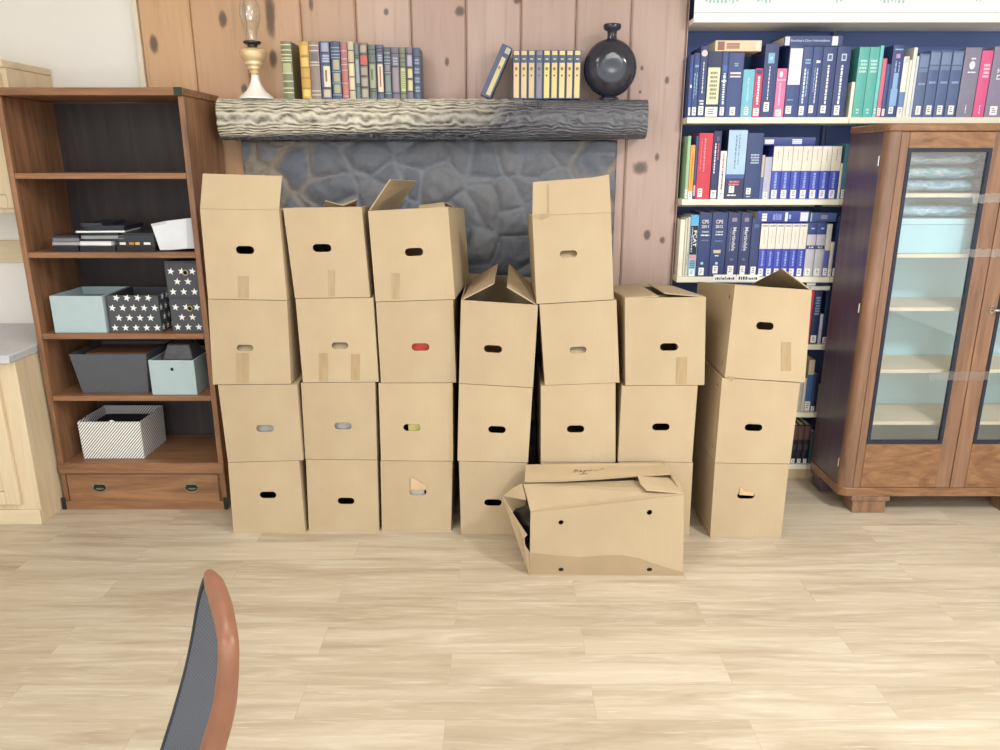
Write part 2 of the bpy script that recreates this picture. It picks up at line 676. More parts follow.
# ------------------------------------------------------------------ log mantel
mx0, mx1 = -1.215, Xat(648, 3.40, 1.72)
zb_, zt_ = Zat(138, 3.40), Zat(98.5, 3.40)
hh = (zt_ - zb_) / 2
zm = (zt_ + zb_) / 2
prof = []
NP = 84
for q in range(NP + 1):
    a = pi * q / NP                       # over the front: top -> front -> bottom
    cx, cz = cos(a), sin(a)
    prof.append((-(abs(cz) ** 0.55) * 0.10, math.copysign(abs(cx) ** 0.62, cx) * hh))
NXM = 460
vs, fs, cols = [], [], []
for i in range(NXM + 1):
    x = mx0 + (mx1 - mx0) * i / NXM
    big = noise.noise(Vector((x * 1.7, 4, 1))) * 0.006
    for q, (py_, pz_) in enumerate(prof):
        s = q / NP
        wv = Vector((x * 7 + 1.6 * noise.noise(Vector((x * 5, s * 9, 2))), s * 34 + 2.2 * noise.noise(Vector((x * 9, s * 6, 7))), 0))
        ph = s * 17.5 + 0.75 * noise.noise(Vector((x * 13, s * 5, 2))) + 0.40 * noise.noise(Vector((x * 34, s * 13, 7))) + 1.2 * noise.noise(Vector((x * 2.2, s * 2, 4)))
        brk = 0.75 + 0.6 * noise.noise(Vector((x * 22, s * 16, 11)))
        r1 = min(1.0, max(0.0, (0.5 - 0.5 * sin(2 * pi * ph)) ** 2.2 * brk + 0.12 * noise.noise(wv)))
        r2 = noise.noise(Vector((x * 30, s * 60, 5)))
        amp = 0.010 if x < 0.02 else 0.010 - 0.006 * min(1, (x - 0.02) / 0.25)
        edge = 1.0 if 0.06 < s < 0.97 else 0.15
        dsp = (amp * 1.1 * (1 - r1) + 0.0015 * r2) * edge
        dn = Vector((0, py_, pz_ * 0.5)).normalized()
        vs.append((x, 3.50 + py_ + dn.y * (dsp + big), zm + pz_ + dn.z * (dsp * (0.2 if s < 0.12 else 1))))
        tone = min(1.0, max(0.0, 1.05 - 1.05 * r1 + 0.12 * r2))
        # varnish highlight painted in: pale at the upper left, dark right and below
        sheen = min(1.0, max(0.0, (0.36 - x * 0.85 - s * 0.62 - 3.2 * max(0, s - 0.6)) / 0.5 + 0.4 * noise.noise(Vector((x * 3, s * 4, 8)))))
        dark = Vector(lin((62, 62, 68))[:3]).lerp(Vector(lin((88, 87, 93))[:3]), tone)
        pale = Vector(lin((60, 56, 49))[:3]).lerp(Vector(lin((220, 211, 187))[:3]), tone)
        c = dark.lerp(pale, sheen)
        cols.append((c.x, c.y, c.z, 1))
M1 = NP + 1
for i in range(NXM):
    for q in range(NP):
        a = i * M1 + q
        fs.append((a, a + M1, a + M1 + 1, a + 1))
mt = MB()
mt.add(vs, fs)
# back + end faces
o0 = len(mt.v)
bk = [(mx0, YP - 0.001, zm + hh), (mx1, YP - 0.001, zm + hh), (mx1, YP - 0.001, zm - hh), (mx0, YP - 0.001, zm - hh)]
mt.v += bk
cols += [(0.05, 0.04, 0.03, 1)] * 4
mt.f += [(0, o0, o0 + 1, NXM * M1), (NP, NXM * M1 + NP, o0 + 2, o0 + 3), (o0, o0 + 3, o0 + 2, o0 + 1)]
mt.f += [tuple([o0] + list(range(0, M1)) + [o0 + 3]), tuple([o0 + 2] + list(range(NXM * M1 + NP, NXM * M1 - 1, -1)) + [o0 + 1])]
mt.m += [0] * 5
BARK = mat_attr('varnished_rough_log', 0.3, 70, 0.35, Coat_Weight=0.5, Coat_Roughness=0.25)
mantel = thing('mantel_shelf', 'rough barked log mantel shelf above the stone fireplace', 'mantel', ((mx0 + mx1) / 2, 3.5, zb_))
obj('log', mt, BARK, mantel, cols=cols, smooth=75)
ZM = zt_ + 0.001

# ------------------------------------------------------------------ pale kitchen units at the left edge
CX = -2.03
bc = thing('base_cabinet', 'pale maple base cabinet under the grey worktop at the left edge', 'cabinet', (-2.45, 3.3, 0))
b = MB()
b.box(-3.2, CX, 3.03, YW - 0.002, 0.0, 0.745)
obj('carcass', b, MAPLE, bc, bevel=0.002)
b = MB()
b.box(-3.2, CX - 0.002, 3.018, 3.0295, 0.0, 0.07)
obj('plinth', b, MAPLE_H, bc, bevel=0.002)
dr = MB()
dx0, dx1, dz0, dz1 = -2.62, CX - 0.075, 0.10, 0.715
dr.box(dx0, dx0 + 0.06, 3.008, 3.029, dz0, dz1)
dr.box(dx1 - 0.06, dx1, 3.008, 3.029, dz0, dz1)
dr.box(dx0 + 0.0602, dx1 - 0.0602, 3.008, 3.029, dz0, dz0 + 0.06)
dr.box(dx0 + 0.0602, dx1 - 0.0602, 3.008, 3.029, dz1 - 0.06, dz1)
dr.hexa([(dx0 + 0.0605, 3.016, dz0 + 0.0605), (dx1 - 0.0605, 3.016, dz0 + 0.0605), (dx1 - 0.0605, 3.028, dz0 + 0.0605), (dx0 + 0.0605, 3.028, dz0 + 0.0605),
         (dx0 + 0.0605, 3.016, dz1 - 0.0605), (dx1 - 0.0605, 3.016, dz1 - 0.0605), (dx1 - 0.0605, 3.028, dz1 - 0.0605), (dx0 + 0.0605, 3.028, dz1 - 0.0605)])
obj('door', dr, MAPLE, bc, bevel=0.003)
ct = MB()
ct.box(-3.2, CX + 0.006, 2.99, YW - 0.002, 0.746, 0.78)
tag(obj('countertop', ct, plain((196, 198, 200), 0.35, 0.06, 60), bevel=0.004), 'pale grey worktop on the maple base cabinet at the left edge', 'worktop')
t2 = MB()
t2.box(-3.2, CX, YW - 0.022, YW - 0.001, Zat(262, YW), Zat(240, YW))
struct('trim_2', t2, MAPLE_H, bevel=0.002)
uc = thing('wall_cabinet', 'pale maple wall cabinet hung high behind the brown bookcase at the left edge', 'cabinet', (-2.45, 3.45, Zat(214, 3.29)))
UB, UT = Zat(213, 3.29), 1.95
b = MB()
b.box(-3.2, CX, 3.305, YW - 0.002, UB, UT - 0.03)
obj('carcass', b, MAPLE, uc, bevel=0.002)
b = MB()
b.box(-3.2, CX + 0.002, 3.285, YW - 0.006, UT - 0.0295, UT)
obj('cornice', b, MAPLE_H, uc, bevel=0.004)
dr = MB()
dx0, dx1, dz0, dz1 = -2.6, CX - 0.02, UB + 0.02, UT - 0.05
dr.box(dx0, dx0 + 0.055, 3.283, 3.304, dz0, dz1)
dr.box(dx1 - 0.055, dx1, 3.283, 3.304, dz0, dz1)
dr.box(dx0 + 0.0552, dx1 - 0.0552, 3.283, 3.304, dz0, dz0 + 0.055)
dr.box(dx0 + 0.0552, dx1 - 0.0552, 3.283, 3.304, dz1 - 0.055, dz1)
dr.box(dx0 + 0.0555, dx1 - 0.0555, 3.291, 3.303, dz0 + 0.0555, dz1 - 0.0555)
obj('door', dr, MAPLE, uc, bevel=0.003)

# ------------------------------------------------------------------ brown bookcase
BX0, BX1, BY0, BY1, BZ = -2.016, -1.262, 3.18, 3.565, 1.832
bk = thing('brown_bookcase', 'tall reddish brown wooden bookcase with a bottom drawer beside the box stacks', 'bookcase', ((BX0 + BX1) / 2, (BY0 + BY1) / 2, 0))
for sx in (0, 1):
    b = MB()
    x0 = BX0 if sx == 0 else BX1 - 0.024
    b.box(x0, x0 + 0.024, BY0, BY1, 0.0, BZ - 0.031)
    obj('side_panel', b, BROWN, bk, bevel=0.002)
b = MB()
b.box(BX0 - 0.006, BX1 + 0.004, BY0 - 0.012, BY1, BZ - 0.03, BZ)
obj('top_panel', b, BROWN_H, bk, bevel=0.004)
b = MB()
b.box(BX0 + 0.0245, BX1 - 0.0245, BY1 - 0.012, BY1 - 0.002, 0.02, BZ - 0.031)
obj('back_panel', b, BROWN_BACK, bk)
SZ = {}
for key, py in (('b', 174), ('c', 253.5), ('d', 335), ('e', 397), ('f', 464)):
    SZ[key] = Zat(py - 1, BY0)
    b = MB()
    th = 0.024 if key != 'f' else 0.045
    b.box(BX0 + 0.0245, BX1 - 0.0245, BY0 + 0.001, BY1 - 0.0125, SZ[key] - th, SZ[key])
    obj('shelf', b, BROWN_H, bk, bevel=0.003)
b = MB()
b.box(BX0 + 0.0248, BX1 - 0.0248, BY0 + 0.003, BY0 + 0.3, 0.022, SZ['f'] - 0.046)
b.box(BX0 + 0.03, BX1 - 0.03, BY0 - 0.007, BY0 + 0.0025, 0.03, SZ['f'] - 0.055)
dwr = obj('drawer', b, BROWN_H, bk, bevel=0.004)
b = MB()
b.box(BX0 - 0.001, BX1 + 0.001, BY0 - 0.007, BY0 - 0.0005, SZ['f'] - 0.050, SZ['f'] - 0.004)
obj('rail', b, BROWN_H, bk, bevel=0.004)
b = MB()
b.box(BX0 - 0.001, BX1 + 0.001, BY0 - 0.0105, BY0 - 0.0075, 0.0, 0.042)
b.box(BX0 + 0.025, BX1 - 0.025, BY0 - 0.007, BY0 + 0.02, 0.0, 0.0215)
obj('base_molding', b, BROWN_H, bk, bevel=0.003)
for px in (100, 192):
    c = P(px, 487.5, BY0 - 0.008)
    b = MB()
    pl = [(c.x + 0.036 * cos(2 * pi * q / 20), BY0 - 0.007, c.z + 0.026 * sin(2 * pi * q / 20)) for q in range(20)]
    b.extr(pl, (0, -0.003, 0))
    pull = obj('recessed_pull', b, PEWTER, dwr, bevel=0.001)
    b = MB()
    b.tube([(c.x + 0.026 * cos(pi + pi * q / 10), BY0 - 0.0135, c.z + 0.004 + 0.017 * sin(pi + pi * q / 10)) for q in range(11)] + [(c.x + 0.026, BY0 - 0.0135, c.z + 0.004)], 0.0032, 8)
    b.box(c.x - 0.024, c.x + 0.024, BY0 - 0.0112, BY0 - 0.0102, c.z - 0.001, c.z + 0.014)
    obj('bail', b, DARKMETAL, pull)
for cx_, cz0, cz1 in ((BX0 - 0.007, 0.0, 0.06), (BX1 - 0.014, 0.0, 0.06), (BX1 - 0.032, BZ - 0.0305, BZ + 0.001)):
    b = MB()
    b.box(cx_, cx_ + 0.034 if cz0 > 1 else cx_ + 0.019, BY0 - 0.0135, BY0 - 0.0108 if cz0 < 1 else BY0 - 0.0122, cz0 + 0.001, cz1)
    obj('corner_bracket', b, plain((48, 56, 46), 0.45, 0.2, 30, 0.6), bk, bevel=0.0008)

# ------------------------------------------------------------------ contents of the brown bookcase


def open_bin(name, label, cat, x0, x1, y0, y1, z0, h, mat, taper=0.0, wall=0.004, group=None, part='bin_body', holes=()):
    """an open-topped bin; returns thing and its body"""
    t = thing(name, label, cat, ((x0 + x1) / 2, (y0 + y1) / 2, z0), group)
    b = MB()
    T = taper
    c0 = [(x0 + T, y0 + T, z0), (x1 - T, y0 + T, z0), (x1 - T, y1 - T, z0), (x0 + T, y1 - T, z0)]
    c1 = [(x0, y0, z0 + h), (x1, y0, z0 + h), (x1, y1, z0 + h), (x0, y1, z0 + h)]
    k = wall
    b.panel(c0[0], c0[1], c1[1], c1[0], (0, -1, 0), k, holes)
    b.panel(Vector(c0[1]) + Vector((0, k, 0)), c0[2], c1[2], Vector(c1[1]) + Vector((0, k, 0)), (1, 0, 0), k)
    b.panel(Vector(c0[2]) - Vector((k, 0, 0)), Vector(c0[3]) + Vector((k, 0, 0)), Vector(c1[3]) + Vector((k, 0, 0)), Vector(c1[2]) - Vector((k, 0, 0)), (0, 1, 0), k)
    b.panel(c0[3], Vector(c0[0]) + Vector((0, k, 0)), Vector(c1[0]) + Vector((0, k, 0)), c1[3], (-1, 0, 0), k)
    b.box(x0 + T + k, x1 - T - k, y0 + T + k, y1 - T - k, z0 + 0.0005, z0 + 0.004)
    return t, b


def stars(b, x0, x1, z0, z1, y, r=0.016, dx=0.046, dz=0.044, off=0.0, m=1, side=None):
    row = 0
    z = z0 + dz * 0.45
    while z < z1 - r * 0.5:
        x = x0 + dx * (0.25 + (0.5 if row % 2 else 0.0)) + off
        while x < x1 - r * 0.4:
            if x > x0 + r * 0.5:
                if side is None:
                    b.extr([(px_, y, pz_) for px_, pz_ in star(x, z, r, 0.1 * row)], (0, -0.0006, 0), m)
                else:
                    b.extr([(side, px_, pz_) for px_, pz_ in star(x, z, r, 0.1 * row)], (0.0006, 0, 0), m)
            x += dx
        z += dz
        row += 1


STARMAT = [plain((74, 76, 82), 0.75, 0.05, 30), plain((240, 238, 232), 0.7, 0.02)]
BLUEBOX = plain((172, 190, 192), 0.7, 0.03, 20)
# pale blue-grey box and star bin on shelf d
zs = SZ['d'] + 0.0008
yf = BY0 + 0.02
xa, xb_ = Xat(56.5, yf, zs), Xat(107, yf, zs)
t, b = open_bin('storage_box', 'pale blue grey storage box left of the low starry bin in the bookcase', 'box', xa - 0.006, xb_, yf, yf + 0.26, zs, Zat(296, yf) - zs, BLUEBOX, 0.0, 0.006, 'storage boxes in the brown bookcase')
obj('box_body', b, BLUEBOX, t, bevel=0.001)
b = MB()
b.box(xa + 0.001, xb_ - 0.007, yf + 0.09, yf + 0.2535, zs + 0.12, zs + 0.126)
obj('inner_lid', b, plain((150, 166, 168), 0.7, 0.03, 20), t)
xa, xb_ = Xat(110, yf, zs), Xat(161, yf, zs)
t, b = open_bin('storage_box', 'low open charcoal bin with white stars right of the pale blue grey box', 'box', xa, xb_, yf + 0.012, yf + 0.25, zs, Zat(296, yf) - zs, None, 0.0, 0.004, 'storage boxes in the brown bookcase')
hz = Zat(296, yf) - zs
stars(b, xa, xb_, zs, zs + hz, yf + 0.0119, off=0.008)
stars(b, yf + 0.02, yf + 0.25, zs, zs + hz, None, side=xb_ + 0.0001)
obj('bin_body', b, STARMAT, t)
xa = Xat(172, yf, zs)
hs = (Zat(261.5, yf) - zs) / 2
for lv in (0, 1):
    z0 = zs + lv * hs + (0.0006 if lv else 0)
    x0_ = xa - 0.002 * lv
    lab = ['charcoal starry box with a ring pull, lower of the two stacked in the brown bookcase', 'charcoal starry box with a ring pull, upper of the two stacked in the brown bookcase'][lv]
    t = thing('drawer_box', lab, 'box', (x0_ + 0.09, yf + 0.13, z0), 'storage boxes in the brown bookcase')
    b = MB()
    b.box(x0_, x0_ + 0.142, yf + 0.012, yf + 0.26, z0, z0 + hs - 0.001)
    stars(b, x0_, x0_ + 0.142, z0 + 0.003, z0 + hs - 0.012, yf + 0.0119, off=0.012)
    obj('box_body', b, STARMAT, t)
    b = MB()
    b.box(x0_ - 0.0015, x0_ + 0.1435, yf + 0.0105, yf + 0.0117, z0 + hs - 0.0085, z0 + hs - 0.0065)
    obj('lid_edge', b, plain((52, 54, 60), 0.7), t)
    b = MB()
    cxr, czr = x0_ + 0.086, z0 + hs * 0.68
    b.tube([(cxr + 0.0105 * cos(2 * pi * q / 20), yf + 0.0095, czr + 0.0105 * sin(2 * pi * q / 20)) for q in range(20)], 0.0022, 8, closed=True)
    rg = obj('ring_pull', b, plain((190, 176, 134), 0.3, 0.1, 20, 0.9), t, label='brass ring pull')
    b = MB()
    b.extr([(cxr + 0.0088 * cos(2 * pi * q / 16), yf + 0.0113, czr + 0.0088 * sin(2 * pi * q / 16)) for q in range(16)], (0, -0.0008, 0))
    obj('finger_hole', b, plain((12, 12, 14), 0.9), rg)
# shelf e: grey fabric bin and blue-grey box
zs = SZ['e'] + 0.0008
xa, xb_ = Xat(70, yf, zs + 0.15), Xat(147, yf, zs + 0.15)
GREYFAB = plain((84, 86, 92), 0.85, 0.08, 90)
t, b = open_bin('fabric_bin', 'open charcoal grey fabric bin with sloping sides in the brown bookcase', 'bin', xa, xb_, yf, yf + 0.27, zs, Zat(354.5, yf) - zs, GREYFAB, 0.022, 0.005, 'storage boxes in the brown bookcase')
obj('bin_body', b, GREYFAB, t, bevel=0.001)
b = MB()
hz = Zat(354.5, yf) - zs
b.box(xa + 0.03, xb_ - 0.03, yf + 0.08, yf + 0.24, zs + 0.0045, zs + hz - 0.012)
tag(obj('wooden_tray', b, plain((134, 98, 70), 0.6, 0.1), bevel=0.003), 'brown tray lying inside the charcoal fabric bin', 'tray')
xa, xb_ = Xat(153.5, yf - 0.005, zs), Xat(197, yf - 0.005, zs)
hz = Zat(360, yf) - zs
hl = ring(0.5, 0.74, 0.035, 0.05)
t, b = open_bin('storage_box', 'open pale blue grey box with a round finger hole right of the charcoal fabric bin', 'box', xa - 0.004, xb_ + 0.002, yf - 0.005, yf + 0.27, zs, hz, BLUEBOX, 0.0, 0.006, 'storage boxes in the brown bookcase', holes=[hl])
obj('box_body', b, BLUEBOX, t, bevel=0.001)
b = MB()
b.box(xa + 0.004, xb_ - 0.006, yf + 0.06, yf + 0.262, zs + 0.0045, zs + hz - 0.02)
b.hexa([(xa + 0.02, yf + 0.07, zs + hz - 0.0199), (xb_ - 0.03, yf + 0.07, zs + hz - 0.0199), (xb_ - 0.02, yf + 0.2, zs + hz - 0.0199), (xa + 0.03, yf + 0.2, zs + hz - 0.0199),
        (xa + 0.045, yf + 0.09, zs + hz + 0.05), (xb_ - 0.05, yf + 0.09, zs + hz + 0.05), (xb_ - 0.05, yf + 0.17, zs + hz + 0.055), (xa + 0.05, yf + 0.17, zs + hz + 0.055)])
tag(obj('plastic_bundle', b, plain((92, 92, 96), 0.35, 0.25, 30), bevel=0.006), 'grey plastic wrapped bundle poking out of the pale blue grey box with the finger hole', 'bundle')
# shelf f: striped bin
zs = SZ['f'] + 0.0008
yf = BY0 + 0.055
xa, xb_ = Xat(84, yf - 0.005, zs), Xat(145, yf - 0.005, zs)
STRIPE = mat_stripes((236, 234, 228), (58, 58, 64))
hz = Zat(421.5, yf) - zs
t, b = open_bin('striped_bin', 'open black and white diagonal striped bin above the bookcase drawer', 'bin', xa - 0.004, xb_, yf - 0.005, yf + 0.235, zs, hz, STRIPE, 0.003, 0.004, 'storage boxes in the brown bookcase')
obj('bin_body', b, STRIPE, t)
b = MB()
b.extr([(xa + 0.15 + 0.012 * cos(pi * q / 8), yf + 0.001, zs + hz - 0.003 + 0.009 * sin(pi * q / 8)) for q in range(9)], (0, 0.002, 0))
obj('fabric_tab', b, WHITE, t, label='white fabric tab')
b = MB()
b.box(xa + 0.015, xb_ - 0.02, yf + 0.03, yf + 0.21, zs + 0.0045, zs + hz - 0.03)
tag(obj('folded_cloth', b, plain((22, 22, 28), 0.9), bevel=0.015, seg=3), 'black folded cloth inside the striped bin', 'cloth')

# shelf c: cases, booklets and a white paper bag
zs = SZ['c'] + 0.0006
yf = BY0 + 0.03


def flat_case(label, px0, px1, z0, th, rgb, edge=None, dy=0.0, dpt=0.19, rot=0.0, group='thin cases and booklets on the bookcase shelf', spots=None):
    x0, x1 = Xat(px0, yf, z0), Xat(px1, yf, z0)
    w_ = x1 - x0
    t = thing('media_case', label, 'case', ((x0 + x1) / 2, yf + dy + dpt / 2, z0), group, (0, 0, rot))
    b = MB()
    k = th * 0.18
    b.box(-w_ / 2, w_ / 2, -dpt / 2, dpt / 2, 0, k)
    b.box(-w_ / 2, w_ / 2, -dpt / 2, dpt / 2, th - k - 0.0006, th - 0.0006)
    b.box(-w_ / 2, -w_ / 2 + 0.003, -dpt / 2, dpt / 2, k, th - k - 0.0006)
    obj('cover', b, plain(rgb, 0.35), t, world=False, smooth=0)
    b = MB()
    b.box(-w_ / 2 + 0.0032, w_ / 2 - 0.002, -dpt / 2 + 0.002, dpt / 2 - 0.002, k + 0.0002, th - k - 0.0008)
    obj('pages', b, plain(edge or tuple(min(255, c + 8) for c in rgb), 0.6), t, world=False, smooth=0)
    if spots:
        for (u, ww, c) in spots:
            b = MB()
            b.box(-w_ / 2 + u * w_, -w_ / 2 + (u + ww) * w_, -dpt / 2 - 0.001, -dpt / 2 + 0.001, th * 0.15, th * 0.8)
            obj('printed_label', b, plain(c, 0.5), t, world=False, smooth=0)
    return z0 + th


z = flat_case('black case at the bottom of the left pile of cases', 53, 79, zs, 0.026, (26, 28, 34), (22, 24, 30))
z = flat_case('pale grey case in the middle of the left pile of cases', 52, 79.5, z, 0.014, (150, 150, 150), (170, 170, 168), 0.004)
z = flat_case('mauve grey case under the dark case of the left pile', 52.5, 79, z, 0.018, (104, 98, 110), (124, 120, 124), 0.002)
z = flat_case('purple black case on top of the left pile of cases', 51, 78, z, 0.009, (44, 36, 52), None, 0.008)
z = flat_case('black case at the bottom of the middle pile of cases', 80.5, 116, zs, 0.025, (34, 40, 46), (26, 28, 34))
z = flat_case('white edged booklet second from the bottom of the middle pile', 80, 113, z, 0.018, (210, 210, 210), (232, 232, 230), 0.003, rot=-0.06)
z = flat_case('dark slim case third from the bottom of the middle pile', 82, 116, z, 0.010, (40, 42, 48), None, 0.01, rot=0.05)
z = flat_case('grey booklet in the middle of the middle pile', 80.5, 122, z, 0.014, (136, 140, 142), (150, 152, 152), 0.004, rot=0.04)
z = flat_case('black booklet under the white one near the top of the middle pile', 82, 118, z, 0.010, (30, 32, 40), None, 0.006)
z = flat_case('white edged booklet near the top of the middle pile', 74, 122, z, 0.013, (38, 42, 52), (234, 234, 232), 0.0, rot=0.1)
z = flat_case('dark navy case second from the top of the middle pile', 82, 122, z, 0.017, (34, 38, 52), (40, 42, 56), 0.012, rot=0.03)
z = flat_case('black case topmost on the middle pile', 80, 102, z, 0.012, (40, 44, 54), (50, 54, 62), 0.01, rot=-0.04)
z = flat_case('black case at the bottom of the right pile beside the white paper bag', 117.5, 156, zs, 0.026, (24, 24, 30), (24, 24, 28))
z = flat_case('dark case with coloured spots in the middle of the right pile', 118, 155, z, 0.016, (40, 40, 46), (46, 44, 48), 0.002, spots=[(0.05, 0.16, (226, 222, 210)), (0.3, 0.14, (196, 120, 60)), (0.47, 0.12, (206, 190, 90)), (0.7, 0.18, (230, 228, 224))])
z = flat_case('dark blue grey case on the right pile beside the white paper bag', 118, 154, z, 0.024, (44, 50, 60), (48, 52, 60), 0.006)
z = flat_case('black case on top of the right pile beside the white paper bag', 120, 157, z, 0.012, (34, 36, 42), (40, 40, 44), 0.01)
# white paper bag, lying with creases
y_ = yf - 0.005
pb = thing('paper_bag', 'creased white paper bag leaning at the right of the thin cases', 'bag', (Xat(178, y_, zs), y_ + 0.1, zs), None)
b = MB()
A = [P(160, 250, y_), P(170, 250, y_ + 0.01), P(187, 248.6, y_), P(195, 248.4, y_ + 0.02)]
B_ = [P(151, 224, y_ + 0.02), P(166, 221, y_ + 0.0), P(186, 218.5, y_ + 0.01), P(192.5, 218, y_ + 0.03)]
for q in A:
    q.z = max(q.z, zs)
vs = A + B_ + [q + Vector((0.0, 0.16, 0.0)) for q in A] + [q + Vector((0.006, 0.15, -0.004)) for q in B_]
fs = []
for q in range(3):
    fs += [(q, q + 1, q + 5, q + 4), (q + 4, q + 5, q + 13, q + 12), (q + 9, q + 8, q + 12, q + 13), (q + 1, q, q + 8, q + 9)]
fs += [(0, 4, 12, 8), (3, 11, 15, 7)]
b.add(vs, fs)
obj('paper_body', b, plain((222, 224, 228), 0.7, 0.03, 20), pb, smooth=12)
b = MB()
b.extr([B_[0] + Vector((0.0, -0.002, -0.001)), B_[1] + Vector((0, -0.003, -0.001)), B_[1] + Vector((0.0, -0.003, -0.01)), B_[0] + Vector((0.004, -0.002, -0.012))], (0, 0.001, 0))
obj('folded_edge', b, plain((206, 208, 214), 0.7), pb, smooth=0)

# ------------------------------------------------------------------ glass-fronted cabinet at the right
KX0, KX1, KY0, KY1 = 1.545, 2.523, 3.13, 3.465
kb = thing('glass_fronted_cabinet', 'brown mahogany display cabinet with two tall glass doors at the right', 'cabinet', ((KX0 + KX1) / 2, (KY0 + KY1) / 2, 0))


def rounded(x0, x1, y0, y1, r, right=True):
    pts = []
    for q in range(9):
        a = pi + pi / 2 * q / 8
        pts.append((x0 + r + r * cos(a), y0 + r + r * sin(a)))
    if right:
        for q in range(9):
            a = 1.5 * pi + pi / 2 * q / 8
            pts.append((x1 - r + r * cos(a), y0 + r + r * sin(a)))
    else:
        pts.append((x1, y0))
    pts += [(x1, y1), (x0, y1)]
    return pts


def rprism(b, pts, z0, z1):
    b.extr([(x, y, z0) for x, y in pts], (0, 0, z1 - z0))


KT = 1.695
b = MB()
rprism(b, rounded(KX0 - 0.006, KX1 + 0.006, KY0 - 0.006, KY1, 0.045), KT - 0.03, KT)
obj('top_panel', b, CAB_H, kb, bevel=0.005)
b = MB()
rprism(b, rounded(KX0 - 0.004, KX1 + 0.004, KY0 - 0.004, KY1, 0.045), 0.085, 0.128)
obj('plinth', b, CAB_H, kb, bevel=0.004)
for sx in (0, 1):
    # side wall and its rounded front post
    b = MB()
    if sx == 0:
        b.box(KX0, KX0 + 0.02, KY0 + 0.042, KY1, 0.1285, KT - 0.0305)
    else:
        b.box(KX1 - 0.02, KX1, KY0 + 0.042, KY1, 0.1285, KT - 0.0305)
    obj('side_panel', b, CAB_SIDE, kb)
    pts = [(KX0, KY0 + 0.0418)] + [(KX0 + 0.04 + 0.04 * cos(pi + pi / 2 * q / 8), KY0 + 0.04 + 0.04 * sin(pi + pi / 2 * q / 8)) for q in range(9)] + [(KX0 + 0.052, KY0), (KX0 + 0.052, KY0 + 0.0418)]
    if sx:
        pts = [(KX0 + KX1 - x, y) for x, y in pts]
    b = MB()
    rprism(b, pts, 0.1285, KT - 0.0305)
    obj('corner_post', b, CAB, kb)
b = MB()
b.box(KX0 + 0.021, KX1 - 0.021, KY1 - 0.012, KY1 - 0.002, 0.1285, KT - 0.0305)
obj('back_panel', b, plain((178, 218, 228), 0.6, 0.04, 4), kb, label='pale teal inner back panel')
b = MB()
b.box(KX0 + 0.0205, KX0 + 0.024, KY0 + 0.045, KY1 - 0.013, 0.13, KT - 0.032)
b.box(KX1 - 0.024, KX1 - 0.0205, KY0 + 0.045, KY1 - 0.013, 0.13, KT - 0.032)
obj('inner_lining', b, plain((178, 218, 228), 0.6, 0.04, 4), kb)
KS = []
for py in (193.5, 254, 307.5, 369.5, 421.5):
    zz = Zat(py, KY0 + 0.06)
    KS.append(zz)
    b = MB()
    b.box(KX0 + 0.0245, KX1 - 0.0245, KY0 + 0.06, KY1 - 0.013, zz - 0.016, zz)
    obj('shelf', b, plain((228, 210, 184), 0.5, 0.05, 8), kb, bevel=0.001)
GLASS = mat_glass('cabinet_glass', (0.97, 0.995, 1.0, 1), 0.10)
mid = (KX0 + KX1) / 2
for sx in (0, 1):
    def X(x):
        return x if sx == 0 else KX0 + KX1 - x
    def bx(b, x0, x1, *r):
        a_, c_ = sorted((X(x0), X(x1)))
        b.box(a_, c_, *r)
    y0, y1 = KY0 - 0.004, KY0 + 0.02
    zz0, zz1 = 0.1295, KT - 0.032
    gx0, gx1, gz0, gz1 = 1.630, 1.966, 0.342, 1.600
    b = MB()
    dl, drr = KX0 + 0.0525, mid - 0.0018
    bx(b, dl, gx0, y0, y1, zz0, zz1)
    bx(b, gx1, drr, y0, y1, zz0, zz1)
    bx(b, gx0 + 0.0002, gx1 - 0.0002, y0, y1, gz1, zz1)
    bx(b, gx0 + 0.0002, gx1 - 0.0002, y0 + 0.001, y1, zz0, gz0)
    door = obj('door', b, [CAB], kb, bevel=0.0015)
    b = MB()
    bx(b, gx0 + 0.0004, gx1 - 0.0004, y0 - 0.0012, y0 + 0.0008, zz0 + 0.003, gz0 - 0.003)
    obj('veneer_panel', b, CAB_H, door)
    b = MB()
    bx(b, gx0 + 0.0004, gx1 - 0.0004, y0 - 0.0012, y0 - 0.0002, gz1 + 0.003, zz1 - 0.003)
    obj('veneer_panel', b, CAB_H, door)
    b = MB()
    k_ = 0.0145
    bx(b, gx0, gx0 + k_, y0 - 0.003, y0 + 0.012, gz0, gz1)
    bx(b, gx1 - k_, gx1, y0 - 0.003, y0 + 0.012, gz0, gz1)
    bx(b, gx0 + k_, gx1 - k_, y0 - 0.003, y0 + 0.012, gz1 - k_, gz1)
    bx(b, gx0 + k_, gx1 - k_, y0 - 0.003, y0 + 0.012, gz0, gz0 + k_)
    obj('glazing_bead', b, plain((22, 30, 48), 0.4), door, label='black glazing bead')
    b = MB()
    bx(b, gx0 + k_, gx1 - k_, y0 + 0.004, y0 + 0.007, gz0 + k_, gz1 - k_)
    obj('glass_pane', b, GLASS, door)
    if sx == 1:
        c = P(992, 310, y0 - 0.003)
        b = MB()
        b.extr([(c.x + 0.010 * cos(2 * pi * q / 14), y0 - 0.0001, c.z + 0.018 * sin(2 * pi * q / 14)) for q in range(14)], (0, -0.003, 0))
        b.tube([(c.x, y0 - 0.003, c.z), (c.x, y0 - 0.022, c.z), (c.x + 0.012, y0 - 0.026, c.z + 0.002), (c.x + 0.04, y0 - 0.024, c.z + 0.006)], [0.005, 0.005, 0.006, 0.0045], 10)
        obj('latch', b, plain((170, 160, 150), 0.3, 0.1, 30, 0.9), door, label='small metal turn latch')
